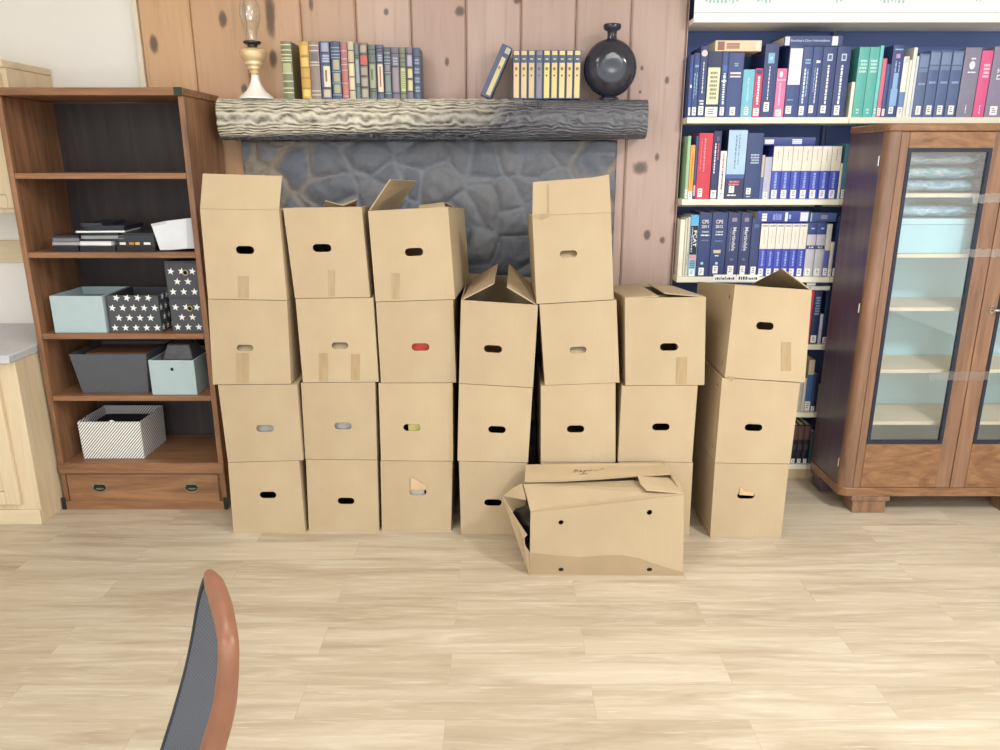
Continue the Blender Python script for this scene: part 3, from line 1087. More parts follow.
for px, py in ((883.5, 161), (863.5, 308), (841.5, 462)):
    z_ = Zat(py, KY0 + 0.05)
    b = MB()
    b.tube([(KX0 - 0.0015, KY0 + 0.05, z_ - 0.02), (KX0 - 0.0015, KY0 + 0.05, z_ + 0.02)], 0.0035, 8)
    obj('hinge_pin', b, plain((206, 200, 190), 0.3, 0.1, 30, 0.9), kb)
for fx, fy in ((KX0 + 0.055, KY0 - 0.002), (KX1 - 0.23, KY0 - 0.002), (KX0 + 0.002, KY1 - 0.11), (KX1 - 0.10, KY1 - 0.11)):
    b = MB()
    ww = 0.175 if fy < 3.2 else 0.098
    b.box(fx, fx + ww, fy, fy + 0.10, 0.062, 0.0848)
    b.box(fx + 0.012, fx + ww - 0.012, fy + 0.008, fy + 0.10, 0.0, 0.0615)
    obj('foot', b, CAB if fy < 3.2 else CAB_SIDE, kb, bevel=0.003)
CLEAR = mat_glass('clear_tape', (0.97, 0.975, 0.98, 1), 0.09, 0.2)
for px0, px1, py, hh_, sk in ((973, 1012, 199, 9, -2), (962, 1012, 253, 8, 0), (929, 990, 376, 9, 0)):
    b = MB()
    y0 = KY0 - 0.0086
    N_ = 14
    vs, fs = [], []
    for q in range(N_ + 1):
        px = px0 + (px1 - px0) * q / N_
        for e in (-1, 1):
            p = P(px, py + e * hh_ / 2 + sk * q / N_ + 0.8 * sin(q * 2.3), y0 - 0.0012 * abs(sin(q * 1.7)))
            vs.append(p)
    for q in range(N_):
        fs.append((2 * q, 2 * q + 2, 2 * q + 3, 2 * q + 1))
    vs2 = [Vector(v) + Vector((0, 0.0004, 0)) for v in vs]
    n_ = len(vs)
    b.add(list(vs) + vs2, fs + [tuple(i + n_ for i in reversed(f)) for f in fs])
    obj('clear_tape', b, CLEAR, kb, recalc=False, label='strip of clear tape across the doors')
# wrapped bundles on the two upper shelves


def mottled(name, c1, c2, c3):
    t = NT(name)
    f = t.noise(t.coords((18, 18, 60)), 1.2, 5, 0.65, 0.6)
    return t.bsdf(t.ramp(f, [(0.3, lin(c1)), (0.5, lin(c2)), (0.68, lin(c3))]), 0.3, t.bump(f, 0.4, 0.01))


BUNDLE = [mottled('blue_plastic_wrap', (78, 130, 168), (150, 190, 208), (226, 232, 234)), mottled('teal_plastic_wrap', (84, 142, 156), (150, 190, 196), (232, 216, 218)), mottled('grey_blue_plastic_wrap', (100, 130, 160), (170, 196, 208), (226, 214, 206))]
nb = 0
words = ['first', 'second', 'third']
for sh, x0, cnt in ((0, KX0 + 0.032, 4), (0, KX0 + 0.495, 4)):
    for j in range(cnt):
        zz = KS[0] + 0.0008 + j * 0.055 if j < 3 else KS[1] + 0.1466
        b = MB()
        xs = x0 + 0.012 * (j % 2)
        ww = 0.42
        nxs = 24
        pts = []
        vs, fs = [], []
        M_ = 16
        for q in range(nxs + 1):
            u = q / nxs
            e = (1 - abs(2 * u - 1) ** 16) ** 0.5 if 0 < u < 1 else 0.3
            for r in range(M_):
                a = 2 * pi * r / M_
                wob = 1 + 0.10 * noise.noise(Vector((u * 9 + j * 3, a * 2, sh * 5 + x0)))
                vs.append((xs + ww * u, KY0 + 0.20 + 0.11 * cos(a) * max(e, 0.05) * wob, zz + 0.027 + max(-0.027, 0.0265 * sin(a) * max(0.1, e) * wob)))
        for q in range(nxs):
            for r in range(M_):
                r2 = (r + 1) % M_
                fs.append((q * M_ + r, q * M_ + r2, (q + 1) * M_ + r2, (q + 1) * M_ + r))
        fs += [tuple(range(M_)), tuple(nxs * M_ + r for r in reversed(range(M_)))]
        b.add(vs, fs)
        side = 'left' if x0 < mid - 0.05 and x0 < KX0 + 0.3 else 'right'
        lab = 'blue wrapped bundle, %s of three behind the %s glass door' % (['lowest', 'middle', 'top'][j], side) if j < 3 else 'blue wrapped bundle lying on the pale teal box behind the %s glass door' % side
        tag(obj('wrapped_bundle', b, BUNDLE[(j + (side == 'right')) % 3], smooth=60), lab, 'bundle', 'wrapped bundles in the glass-fronted cabinet')
for side, x0 in (('left', KX0 + 0.035), ('right', mid + 0.012)):
    b = MB()
    zz = KS[1] + 0.0008
    x1 = x0 + 0.44
    b.box(x0, x1, KY0 + 0.075, KY1 - 0.03, zz, zz + 0.12)
    t = thing('archive_box', 'pale teal lidded box on the shelf under the bundles behind the %s glass door' % side, 'box', ((x0 + x1) / 2, KY0 + 0.2, zz), 'pale teal boxes in the glass-fronted cabinet')
    obj('box_body', b, plain((172, 212, 220), 0.55, 0.04, 8), t, bevel=0.003)
    b = MB()
    b.box(x0 - 0.003, x1 + 0.003, KY0 + 0.071, KY1 - 0.026, zz + 0.1205, zz + 0.145)
    obj('lid', b, plain((186, 218, 224), 0.5, 0.04, 8), t, bevel=0.003)
# ------------------------------------------------------------------ cardboard boxes
T = 0.004
INSIDE = mat_cardboard()


def stadium(P0, px, py, hw, hh, Wd, Hd, X0, Z0):
    """stadium hole on a front face; P0 unused, sizes in metres -> uv"""
    c = P0
    u, v = (c.x - X0) / Wd, (c.z - Z0) / Hd
    pts = []
    r = hh
    for k in range(7):
        a = -pi / 2 + pi * k / 6
        pts.append((u + (hw - r + r * cos(a)) / Wd, v + r * sin(a) / Hd))
    for k in range(7):
        a = pi / 2 + pi * k / 6
        pts.append((u + (-hw + r + r * cos(a)) / Wd, v + r * sin(a) / Hd))
    return pts


def quad_uv(p, q):
    """uv of point p inside the front quad q = (BL, BR, TR, TL), all on one Y plane"""
    BL, BR, TR, TL = q
    u, v = 0.5, 0.5
    for _ in range(20):
        a = BL.lerp(BR, u)
        c = TL.lerp(TR, u)
        v = (p.z - a.z) / (c.z - a.z)
        l_ = BL.lerp(TL, v)
        r_ = BR.lerp(TR, v)
        u = (p.x - l_.x) / (r_.x - l_.x)
    return u, v


def card_flap(parent, pts, t=0.004, name='flap', mat=None, label=None):
    b = MB()
    pts = [Vector(p) for p in pts]
    n = (pts[1] - pts[0]).cross(pts[-1] - pts[0]).normalized()
    b.extr([p + n * (t / 2) for p in pts], -n * t)
    return obj(name, b, mat or CARD, parent, smooth=0, label=label)


def tape_strip(parent, quad, Y, x0, y0, x1, y1, name='tape'):
    b = MB()
    pp = [P(x0, y0, Y), P(x1, y0, Y), P(x1, y1, Y), P(x0, y1, Y)]
    b.extr([p + Vector((0, -0.0003, 0)) for p in pp], (0, -0.0007, 0))
    obj(name, b, TAPE, parent, smooth=0)


STACKS = ['stack beside the bookcase', 'second stack from the bookcase', 'third stack from the bookcase',
          'fourth stack from the bookcase', 'fifth stack from the bookcase', 'second stack from the cabinet', 'stack beside the glass cabinet']
# per column: rows bottom -> top: TL, TR, BR, BL, slot (cx, cy), slot kind, tapes, dx of the back, label adjective
C = [
    [  # column 1
        dict(q=((228, 463), (299, 461), (305.5, 533), (233.5, 533)), s=(268, 495), k='dark', lab='cardboard box with a dark hand hole, lowest of the {s}'),
        dict(q=((218, 385.5), (297, 384.6), (303, 460), (228, 462)), s=(265, 428.5), k='grey', lab='cardboard box with grey in its hand hole in the {s}'),
        dict(q=((208, 300), (287, 301), (291, 384), (213, 384)), s=(245, 348), k='tan', tp=[(236, 353, 249, 383)], lab='cardboard box with a covered hand hole in the {s}'),
        dict(q=((200, 209), (279, 210), (287, 300), (208, 298)), s=(245, 250), k='dark', tp=[(238, 276, 249, 298)], top='c1', lab='topmost cardboard box with upright front flap in the {s}'),
    ],
    [
        dict(q=((306, 459.5), (377, 460), (379, 531), (309, 531.5)), s=(346, 501), k='dark', lab='cardboard box with a dark hand hole, lowest of the {s}'),
        dict(q=((301, 383), (375, 383), (377, 460), (305.4, 459)), s=(343, 426), k='grey', lab='cardboard box with grey in its hand hole in the {s}'),
        dict(q=((295.5, 299), (373, 297), (378.5, 381), (303, 382.6)), s=(340, 345.6), k='tan', tp=[(319, 353, 328, 381), (351, 354, 360, 380)], lab='cardboard box with two tape strips below a hole in the {s}'),
        dict(q=((283, 208), (361.5, 207), (370, 298), (295, 298)), s=(322, 248), k='dark', tp=[(328, 270, 335, 296)], top='c2', lab='topmost cardboard box with torn loose flaps in the {s}'),
    ],
    [
        dict(q=((380.5, 461.5), (452.5, 461.5), (451, 530.8), (382, 530.5)), s=(418, 492), k='torn', lab='cardboard box with a torn hand hole, lowest of the {s}'),
        dict(q=((378.5, 384), (452.5, 383), (453, 461), (381, 460)), s=(412, 427.6), k='yellow', lab='cardboard box with yellow showing in its hand hole in the {s}'),
        dict(q=((376, 303), (453, 300), (456, 382.6), (381, 382)), s=(420.5, 347), k='red', lab='cardboard box with red showing in its hand hole in the {s}'),
        dict(q=((368, 211), (448, 207), (455, 299), (375.6, 301)), s=(414, 252), k='dark', tp=[(391, 273, 400, 299)], top='c3', dx=0.036, lab='topmost cardboard box with upright left flap in the {s}'),
    ],
    [
        dict(q=((459, 461), (527.5, 463), (524, 534.5), (461, 534.5)), s=(493, 502.6), k='dark', lab='lowest cardboard box of the {s}, partly behind the battered box'),
        dict(q=((459, 384), (532.6, 388), (528, 462.5), (457.5, 461)), s=(497, 429.6), k='dark', lab='cardboard box with a dark hand hole, middle of the {s}'),
        dict(q=((461, 300), (538, 305), (533, 387.6), (459, 383)), s=(493, 349), k='dark', top='c4', lab='topmost cardboard box with two raised side flaps in the {s}'),
    ],
    [
        dict(q=((541, 462), (614, 463), (612, 535), (543, 535)), s=(577, 503), k='dark', lab='lowest cardboard box of the {s}, hidden behind the battered box'),
        dict(q=((541, 386), (615.5, 383), (615.5, 462), (541, 462)), s=(575.6, 429), k='dark', lab='dark holed cardboard box just above the battered box in the {s}'),
        dict(q=((539.5, 304), (616.4, 300), (619.5, 382.5), (545, 385)), s=(578, 350), k='tan', lab='cardboard box with a covered hand hole in the {s}'),
        dict(q=((532.4, 216), (611, 212.6), (613.6, 299.5), (536.6, 304.5)), s=(568.5, 254), k='tan', top='c5', lab='topmost cardboard box with tall upright front flap in the {s}'),
    ],
    [
        dict(q=((619, 462), (693, 463), (689, 535.5), (618, 535.5)), s=(655, 502), k='dark', lab='lowest cardboard box of the {s}, partly behind the battered box'),
        dict(q=((622, 386), (697.7, 386), (692, 462), (618, 461)), s=(661, 427), k='dark', lab='cardboard box with a dark hand hole, middle of the {s}'),
        dict(q=((625, 298), (706, 297), (704.4, 384.5), (625.6, 385.5)), s=(669, 347), k='dark', tp=[(676, 357, 687, 384)], top='c6', lab='topmost cardboard box with loosely closed flaps in the {s}'),
    ],
    [
        dict(q=((715, 463), (789, 464), (781, 537.5), (710, 538)), s=(746, 495.5), k='torn', lab='cardboard box with a torn hand hole, lowest of the {s}'),
        dict(q=((722, 380), (800, 384.5), (790, 464), (715, 463)), s=(753.6, 427.6), k='dark', lab='cardboard box with a dark hand hole, middle of the {s}'),
        dict(q=((735, 285), (812, 290), (805, 381), (725, 375.5)), s=(765, 326), k='dark', tp=[(781, 342, 791, 371)], top='c7', lab='topmost cardboard box with an open corner flap in the {s}'),
    ],
]
HOLE_BOOK = {'grey': (178, 176, 170), 'red': (196, 62, 44), 'yellow': (216, 202, 120), 'torn': (222, 214, 200)}
D = 0.55
CONTENTS = []
for ci, colm in enumerate(C):
    d = Yon((colm[0]['q'][2][1] + colm[0]['q'][3][1]) / 2)
    # seams shared by neighbouring rows
    nrow = len(colm)
    quads = []
    for r in colm:
        TL, TR, BR, BL = [P(x, y, d) for x, y in r['q']]
        quads.append([BL, BR, TR, TL])
    quads[0][0].z = quads[0][1].z = 0.0005
    for i in range(nrow - 1):
        lo, up = quads[i], quads[i + 1]
        for a, b_ in ((3, 0), (2, 1)):
            m = (lo[a].z + up[b_].z) / 2
            lo[a].z = m - 0.0012
            up[b_].z = m + 0.0012
    for ri, r in enumerate(colm):
        q = quads[ri]
        BL, BR, TR, TL = q
        dx = r.get('dx', 0.0)
        bv = Vector((dx, D, 0))
        topk = r.get('top')
        drop = Vector((0, 0, {'c1': 0.028, 'c2': 0.03, 'c3': 0.036, 'c5': 0.03, 'c6': 0.046, 'c7': 0.072}.get(topk, 0.0)))
        bvt = bv - drop
        name = 'cardboard_box'
        t = thing(name, r['lab'].format(s=STACKS[ci]), 'box', ((BL.x + BR.x) / 2, d + D / 2, min(BL.z, BR.z)), 'stacked cardboard boxes')
        topk = r.get('top')
        b = MB()
        c = P(r['s'][0], r['s'][1], d)
        wd, hd = (BR.x - BL.x), (TL.z - BL.z)
        cu, cv = quad_uv(c, q)
        hw, hh_ = 0.0365, 0.0155
        if r['k'] == 'tan':
            hw, hh_ = 0.034, 0.0135
        pts = []
        for k in range(7):
            a = -pi / 2 + pi * k / 6
            pts.append((cu + (hw - hh_ + hh_ * cos(a)) / wd, cv + hh_ * sin(a) / hd))
        for k in range(7):
            a = pi / 2 + pi * k / 6
            pts.append((cu + (-hw + hh_ + hh_ * cos(a)) / wd, cv + hh_ * sin(a) / hd))
        k_ = Vector((0, T + 0.0001, 0))
        b.panel(BL, BR, TR, TL, (0, -1, 0), T, [pts])
        rounds = [ring(0.1, 0.13, 0.019, 0.03), ring(0.1, 0.86, 0.019, 0.03), ring(0.9, 0.13, 0.019, 0.03), ring(0.9, 0.86, 0.019, 0.03)]
        b.panel(BR + k_, BR + bv - k_, TR + bvt - k_, TR + k_, (1, 0, 0), T, rounds)
        b.panel(BL + k_, BL + bv - k_, TL + bvt - k_, TL + k_, (-1, 0, 0), T, rounds)
        b.panel(BL + bv, BR + bv, TR + bvt, TL + bvt, (0, 1, 0), T, [pts])
        e = Vector((T + 0.0002, 0, 0.0002))
        e2 = Vector((-T - 0.0002, 0, 0.0002))
        b.panel(BL + k_ + e, BR + k_ + e2, BR + bv - k_ + e2, BL + bv - k_ + e, (0, 0, -1), T)
        obj('box_body', b, CARD, t, smooth=0)
        # flaps
        kin = Vector((0, T + 0.0006, 0))
        xl, xr = Vector((T + 0.0006, 0, 0)), Vector((-T - 0.0006, 0, 0))
        dn = Vector((0, 0, -0.003))
        mL, mR = TL.lerp(TR, 0.495), TL.lerp(TR, 0.505)
        flatL = [TL + kin + xl + dn, mL + kin + dn, mL + bvt - kin + dn, TL + bvt - kin + xl + dn]
        flatR = [mR + kin + dn, TR + kin + xr + dn, TR + bvt - kin + xr + dn, mR + bvt - kin + dn]
        dn2 = Vector((0, 0, -0.0085))
        ff = TL.lerp(TR, 0.0)
        frontF = [TL + kin + xl + dn2, TR + kin + xr + dn2, TR + kin + xr + dn2 + Vector((0, 0.15, 0)), TL + kin + xl + dn2 + Vector((0, 0.15, 0))]
        backF = [TL + bvt - kin + xl + dn2 - Vector((0, 0.15, 0)), TR + bvt - kin + xr + dn2 - Vector((0, 0.15, 0)), TR + bvt - kin + xr + dn2, TL + bvt - kin + xl + dn2]
        if topk is None:
            card_flap(t, flatL)
            card_flap(t, flatR)
        elif topk == 'c1':
            card_flap(t, [TL + Vector((0, 0.003, 0.0008)), TR + Vector((0, 0.003, 0.0008)), P(282, 176, d + 0.012), P(203, 173.5, d + 0.012)], label='front flap standing up')
            card_flap(t, flatL)
            card_flap(t, flatR)
            card_flap(t, backF)
        elif topk == 'c2':
            card_flap(t, flatL)
            card_flap(t, flatR)
            card_flap(t, [P(323, 209, d + 0.3), P(325, 200.5, d + 0.24), P(343, 205.5, d + 0.22), P(357, 199.5, d + 0.24), P(356, 208, d + 0.34)], label='torn loose flap')
            card_flap(t, frontF)
        elif topk == 'c3':
            hf, hb = TL + Vector((0.001, 0.03, 0.001)), TL + bvt + Vector((0, -0.1, 0.001))
            card_flap(t, [hf, hb, P(417, 181, d + 0.42), P(390, 179.5, d + 0.06)], label='left flap sticking up')
            card_flap(t, flatR)
            b = MB()
            cr = []
            for q in range(9):
                f = q / 8
                p = TR.lerp(TR + bvt, 0.02 + 0.5 * f) + Vector((-0.012 - 0.02 * sin(pi * f), 0, 0.004 + 0.022 * sin(pi * f) * (1 - 0.5 * f)))
                cr.append(p)
            n_ = len(cr)
            vs = cr + [p + Vector((-0.10, 0.0, -0.012)) for p in cr]
            vs += [p + Vector((0, 0, -0.003)) for p in vs]
            fs = [(q, q + 1, n_ + q + 1, n_ + q) for q in range(n_ - 1)] + [(2 * n_ + q, 3 * n_ + q, 3 * n_ + q + 1, 2 * n_ + q + 1) for q in range(n_ - 1)]
            fs += [(q, 2 * n_ + q, 2 * n_ + q + 1, q + 1) for q in range(n_ - 1)] + [(n_ + q, n_ + q + 1, 3 * n_ + q + 1, 3 * n_ + q) for q in range(n_ - 1)]
            fs += [(0, n_, 3 * n_, 2 * n_), (n_ - 1, 3 * n_ - 1, 4 * n_ - 1, 2 * n_ - 1)]
            b.add(vs, fs)
            obj('flap', b, CARD, t, smooth=40, label='curled right flap')
            card_flap(t, frontF)
            card_flap(t, backF)
        elif topk == 'c4':
            card_flap(t, [TL + kin + Vector((0.006, 0, 0.001)), P(494, 283.5, d + 0.03), P(498, 264, d + 0.47), TL + bvt - kin + Vector((0.03, 0, 0.001))], label='left side flap raised')
            card_flap(t, [TR + kin + Vector((-0.008, 0, 0.001)), P(507, 287, d + 0.03), P(509, 264, d + 0.47), TR + bvt - kin + Vector((-0.012, 0, 0.001))], label='right side flap raised')
            card_flap(t, [TL + kin + xl + dn, TR + kin + xr + dn, TR + kin + xr + Vector((0, 0.02, -0.15)), TL + kin + xl + Vector((0, 0.02, -0.15))])
            card_flap(t, [TL + bvt - kin + xl + Vector((0, -0.01, -0.002)), TR + bvt - kin + xr + Vector((0, -0.01, -0.002)), TR + bvt - kin + xr + Vector((0, -0.02, 0.03)), TL + bvt - kin + xl + Vector((0, -0.02, 0.03))])
        elif topk == 'c5':
            card_flap(t, [TL + Vector((0, 0.003, 0.0008)), TR + Vector((0, 0.003, 0.0008)), P(609, 174.6, d + 0.012), P(592, 177.6, d + 0.012), P(533, 182, d + 0.012)], label='tall front flap standing up')
            card_flap(t, flatL)
            card_flap(t, flatR)
            card_flap(t, backF)
            b = MB()
            b.extr([P(533, 214.5, d - 0.001), P(549, 214, d - 0.001), P(549, 217.5, d - 0.001), P(541, 219.5, d - 0.001), P(534, 217.5, d - 0.001)], (0, -0.0012, 0))
            obj('tape', b, TAPE, t, smooth=0)
            b = MB()
            b.extr([P(547.5, 184, d + 0.0065), P(548.5, 184, d + 0.0065), P(548.8, 213.5, d - 0.0005), P(547.8, 213.5, d - 0.0005)], (0, -0.0006, 0))
            obj('tape', b, TAPE, t, smooth=0)
        elif topk == 'c6':
            z3, z5 = Vector((0, 0, 0.016)), Vector((0, 0, 0.024))
            card_flap(t, [TL + kin + xl, TL.lerp(TR, 0.42) + kin + Vector((0, 0, 0.004)), TL.lerp(TR, 0.45) + bvt - kin + z3, TL + bvt - kin + xl])
            card_flap(t, [TL.lerp(TR, 0.5) + kin + Vector((0, 0.02, 0.012)), TR + kin + xr, TR + bvt - kin + xr, TL.lerp(TR, 0.62) + bvt - kin + z5 - Vector((0, 0, 0.012))])
            card_flap(t, [v - Vector((0, 0, 0.01)) for v in frontF])
        elif topk == 'c7':
            card_flap(t, [TR + kin + xr + Vector((0, 0, 0.001)), P(782, 268.5, d + 0.03), P(752, 284, d + 0.5), TR + bvt - kin + xr + Vector((0, 0, 0.001))], label='corner flap raised')
            card_flap(t, flatL)
            card_flap(t, [v - Vector((0, 0, 0.006)) for v in backF])
            tri = [P(727, 376, d - 0.0004), P(731, 382, d - 0.0006), P(736, 377, d - 0.0004)]
            b = MB()
            b.extr(tri, (0, -0.0006, 0))
            obj('tape', b, TAPE, t, smooth=0)
        for tp in r.get('tp', []):
            tape_strip(t, q, d, *tp)
        cc = BL.lerp(BR, cu)
        if r['k'] == 'tan':
            b = MB()
            b.extr([(c.x - hw - 0.006, d + 0.008, c.z - hh_ - 0.006), (c.x + hw + 0.006, d + 0.008, c.z - hh_ - 0.006), (c.x + hw + 0.006, d + 0.052, c.z + hh_ + 0.016), (c.x - hw - 0.006, d + 0.052, c.z + hh_ + 0.016)], (0, 0.003, 0))
            obj('hand_hole_cover', b, CARD, t, smooth=0)
        elif r['k'] == 'torn':
            b = MB()
            if ci == 2:
                pl = [(c.x - 0.032, c.z + 0.012), (c.x + 0.03, c.z + 0.012), (c.x + 0.036, c.z + 0.03), (c.x - 0.004, c.z + 0.06), (c.x - 0.026, c.z + 0.07)]
            else:
                pl = [(c.x - 0.03, c.z + 0.004), (c.x + 0.032, c.z + 0.0), (c.x + 0.03, c.z + 0.016), (c.x - 0.008, c.z + 0.022), (c.x - 0.03, c.z + 0.04)]
            b.extr([(x, d - 0.0008 - 0.005 * (z - c.z) / 0.06, z) for x, z in pl], (0, -0.0022, 0))
            obj('torn_flap', b, plain((206, 176, 136), 0.7), t, label='torn flap hanging at the hand hole')
        if r['k'] in ('grey', 'red', 'yellow') or (r['k'] == 'torn' and ci == 2):
            CONTENTS.append((r['k'], c.copy(), d, max(BL.z, BR.z) + 0.0065, ci, ri))
BOXD = D

# ------------------------------------------------------------------ the battered box lying in front
d = Yon(575.5)
TLf, TRf, BRf, BLf = P(530.5, 512.5, d), P(684, 495, d), P(683, 576, d), P(529.6, 574.5, d)
BRf.z = BLf.z = 0.0006
fb = thing('battered_cardboard_box', 'battered cardboard box with a torn open left end lying in front of the stacks', 'box', ((BLf.x + BRf.x) / 2, d + 0.15, 0), 'stacked cardboard boxes')
DB = 0.30
zr = 0.335
bk_ = Vector((0, DB, 0))
BLb, BRb = BLf + bk_ + Vector((0.005, 0, 0)), BRf + bk_ + Vector((-0.01, 0, 0))
TRb = Vector((TRf.x - 0.012, d + DB, TRf.z + 0.008))
TLb = P(526.5, 464.5, d + DB)
q = (BLf, BRf, TRf, TLf)
holes = []
for px, py in ((561, 522.5), (649.5, 512.5), (561, 569.3), (649.5, 569)):
    u, v = quad_uv(P(px, py, d), q)
    v = max(v, 0.045)
    holes.append(ring(u, v, 0.0105 / 0.6, (0.0105 if py < 550 else 0.007) / 0.3, 12))
b = MB()
k_ = Vector((0, T + 0.0001, 0))
b.panel(BLf, BRf, TRf, TLf, (0, -1, 0), T, holes)
b.panel(BRf + k_, BRb - k_, TRb - k_, TRf + k_, (1, 0, 0), T)
b.panel(BLb, BRb, TRb, TLb, (0, 1, 0), T)
b.panel(BLf + k_ + Vector((0.001, 0, 0)), BRf + k_ - Vector((T + 0.001, 0, 0)), BRb - k_ - Vector((T + 0.001, 0, 0)), BLb - k_ + Vector((0.001, 0, 0)), (0, 0, -1), T)
obj('box_body', b, CARD, fb, smooth=0)
# damp tide mark along the bottom of the front
b = MB()
tide = [(530, 574), (683, 575.3), (683.2, 572), (670, 568.5), (655, 564), (640, 558.5), (622, 555), (600, 555.5), (580, 557), (556, 555.5), (530.1, 552.5)]
b.extr([p + Vector((0, -0.0002, 0)) for p in [P(x, y, d) for x, y in tide]], (0, -0.0006, 0))
n_h = []
STAIN = plain((164, 142, 110), 0.75, 0.06, 10)
for hx in (561, 649.5):
    pass
obj('damp_stain', b, STAIN, fb, smooth=0, label='darker damp stain along the bottom')
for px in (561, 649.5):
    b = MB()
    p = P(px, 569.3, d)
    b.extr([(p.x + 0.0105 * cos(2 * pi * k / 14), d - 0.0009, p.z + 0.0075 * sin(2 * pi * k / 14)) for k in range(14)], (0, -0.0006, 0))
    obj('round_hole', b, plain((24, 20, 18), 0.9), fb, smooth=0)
up = Vector((0, 0, 0.0008))
# front long flap, folded in over the top
F2, F3 = P(523.5, 484.5, d + 0.16), P(637, 480.5, d + 0.17)
card_flap(fb, [TLf + k_ + up, TRf + k_ + up, TRf + Vector((-0.04, 0.06, 0.002)), F3, F2], label='front long flap')
# rear long flap, raised a little above the front one
card_flap(fb, [P(526, 465, d + DB - 0.002), P(668, 463.6, d + DB - 0.002), P(671, 474.5, d + 0.17), P(637, 475.8, d + 0.15), P(600, 479.2, d + 0.15), P(557, 481.6, d + 0.148), P(524.5, 482, d + 0.165)], label='rear long flap with handwriting')
# right end flap lying on top
card_flap(fb, [TRf + Vector((-0.003, 0.006, 0.004)), P(677, 476, d + 0.23), P(637, 477.6, d + 0.17) + Vector((0, 0, 0.012)), P(640, 486, d + 0.08) + Vector((0, 0, 0.01)), P(646, 492.6, d + 0.03) + Vector((0, 0, 0.01))], label='right end flap')
# left end: panel torn loose and bulging out, gusset above it
Tp = P(503, 497, d + 0.17)
P2 = P(527, 535, d + 0.03)
P3 = P(529.4, 553, d + 0.006)
card_flap(fb, [BLf + Vector((-0.001, 0.006, 0.001)), P3, P(524.5, 545, d + 0.02), P(524, 538, d + 0.03), P2, P(515, 517, d + 0.10), Tp, Vector((Tp.x + 0.02, d + 0.29, 0.16)), BLb + Vector((-0.005, 0, 0.001))], label='torn left end panel', name='end_panel')
G1, G2 = P(521.6, 484, d + 0.14), P(525.8, 500, d + 0.045)
card_flap(fb, [Tp + Vector((0.001, 0, 0.003)), G2, G1, P(512.5, 488.5, d + 0.16)], label='crumpled corner gusset')
# black filler added to keep the torn end dark
b = MB()
vs, fs = [], []
cx_, cy_, cz_ = BLf.x + 0.125, d + 0.165, 0.118
n1, n2 = 14, 22
for i in range(n1 + 1):
    th = pi * i / n1
    for j in range(n2):
        ph = 2 * pi * j / n2
        v = Vector((sin(th) * cos(ph), sin(th) * sin(ph), cos(th)))
        w_ = 1 + 0.12 * noise.noise(v * 2.5)
        vs.append((cx_ + v.x * (0.15 + (0.075 * min(1, max(0, v.z + 0.35)) if v.x < 0 else 0)) * w_, cy_ + v.y * 0.11 * w_, max(0.0065, cz_ + v.z * 0.112 * w_)))
for i in range(n1):
    for j in range(n2):
        j2 = (j + 1) % n2
        fs.append((i * n2 + j, i * n2 + j2, (i + 1) * n2 + j2, (i + 1) * n2 + j))
b.add(vs, fs)
tag(obj('dark_filler', b, plain((16, 16, 20), 0.35), smooth=60), 'black filler added to darken the torn end of the battered box', 'bag')
# faint handwriting on the rear flap
b = MB()
random.seed(3)


def scrawl(b, pts, r=0.0013):
    b.tube(pts, r, 5)


def on_flap(px, py):
    # interpolate depth between the rear edge (y 464) and the front lip (y 481)
    f = (py - 464.5) / (481.0 - 464.5)
    p = P(px, py, d + DB - 0.002 + f * (0.152 - DB))
    return p + Vector((0, -0.003, 0.0065))


def stroke(*ps):
    scrawl(b, [on_flap(x, y) for x, y in ps])


stroke((574, 473.5), (575, 470.5), (576, 472.5), (577, 470.3), (578, 473))
stroke((579.5, 472.5), (580.5, 471), (582, 472), (581, 473), (579.5, 472.5))
stroke((583, 474.5), (584, 471.5), (585.5, 471.3), (585.2, 473), (584, 473))
stroke((586.5, 472), (588, 471), (588.5, 472.6), (590, 471.2), (590.5, 472.5), (592, 471))
stroke((593.5, 472.5), (594.8, 470.8), (596, 472.4), (597.5, 470.8), (599, 471.8), (601, 470.4), (604, 470))
stroke((580, 475.5), (584, 475.0), (588, 474.9))
obj('handwriting', b, plain((130, 92, 56), 0.8), fb, label='faint brown handwriting')
# ------------------------------------------------------------------ books


def arc_y(u, bulge):
    return -bulge * (1 - (2 * u - 1) ** 2)


def spine_plate(mb, w, h, bulge, u0, u1, v0, v1, e=0.0006, m=0):
    """a thin plate hugging the spine between fractions u0..u1, v0..v1"""
    n = 5 if bulge > 0.001 else 1
    vs, fs = [], []
    for i in range(n + 1):
        u = u0 + (u1 - u0) * i / n
        y = arc_y(u, bulge)
        for z in (v0 * h, v1 * h):
            vs.append((u * w, y - e, z))
            vs.append((u * w, y + 0.0004, z))
    for i in range(n):
        a, c = i * 4, (i + 1) * 4
        fs += [(a, c, c + 2, a + 2), (a + 1, a + 3, c + 3, c + 1), (a, a + 1, c + 1, c), (a + 2, c + 2, c + 3, a + 3)]
    fs += [(0, 2, 3, 1), (n * 4, n * 4 + 1, n * 4 + 3, n * 4 + 2)]
    mb.add(vs, fs, m)


PAGE = plain((226, 216, 194), 0.8, 0.05, 50)
STICK = plain((244, 243, 238), 0.55, 0.01)
INK = plain((70, 76, 96), 0.6)


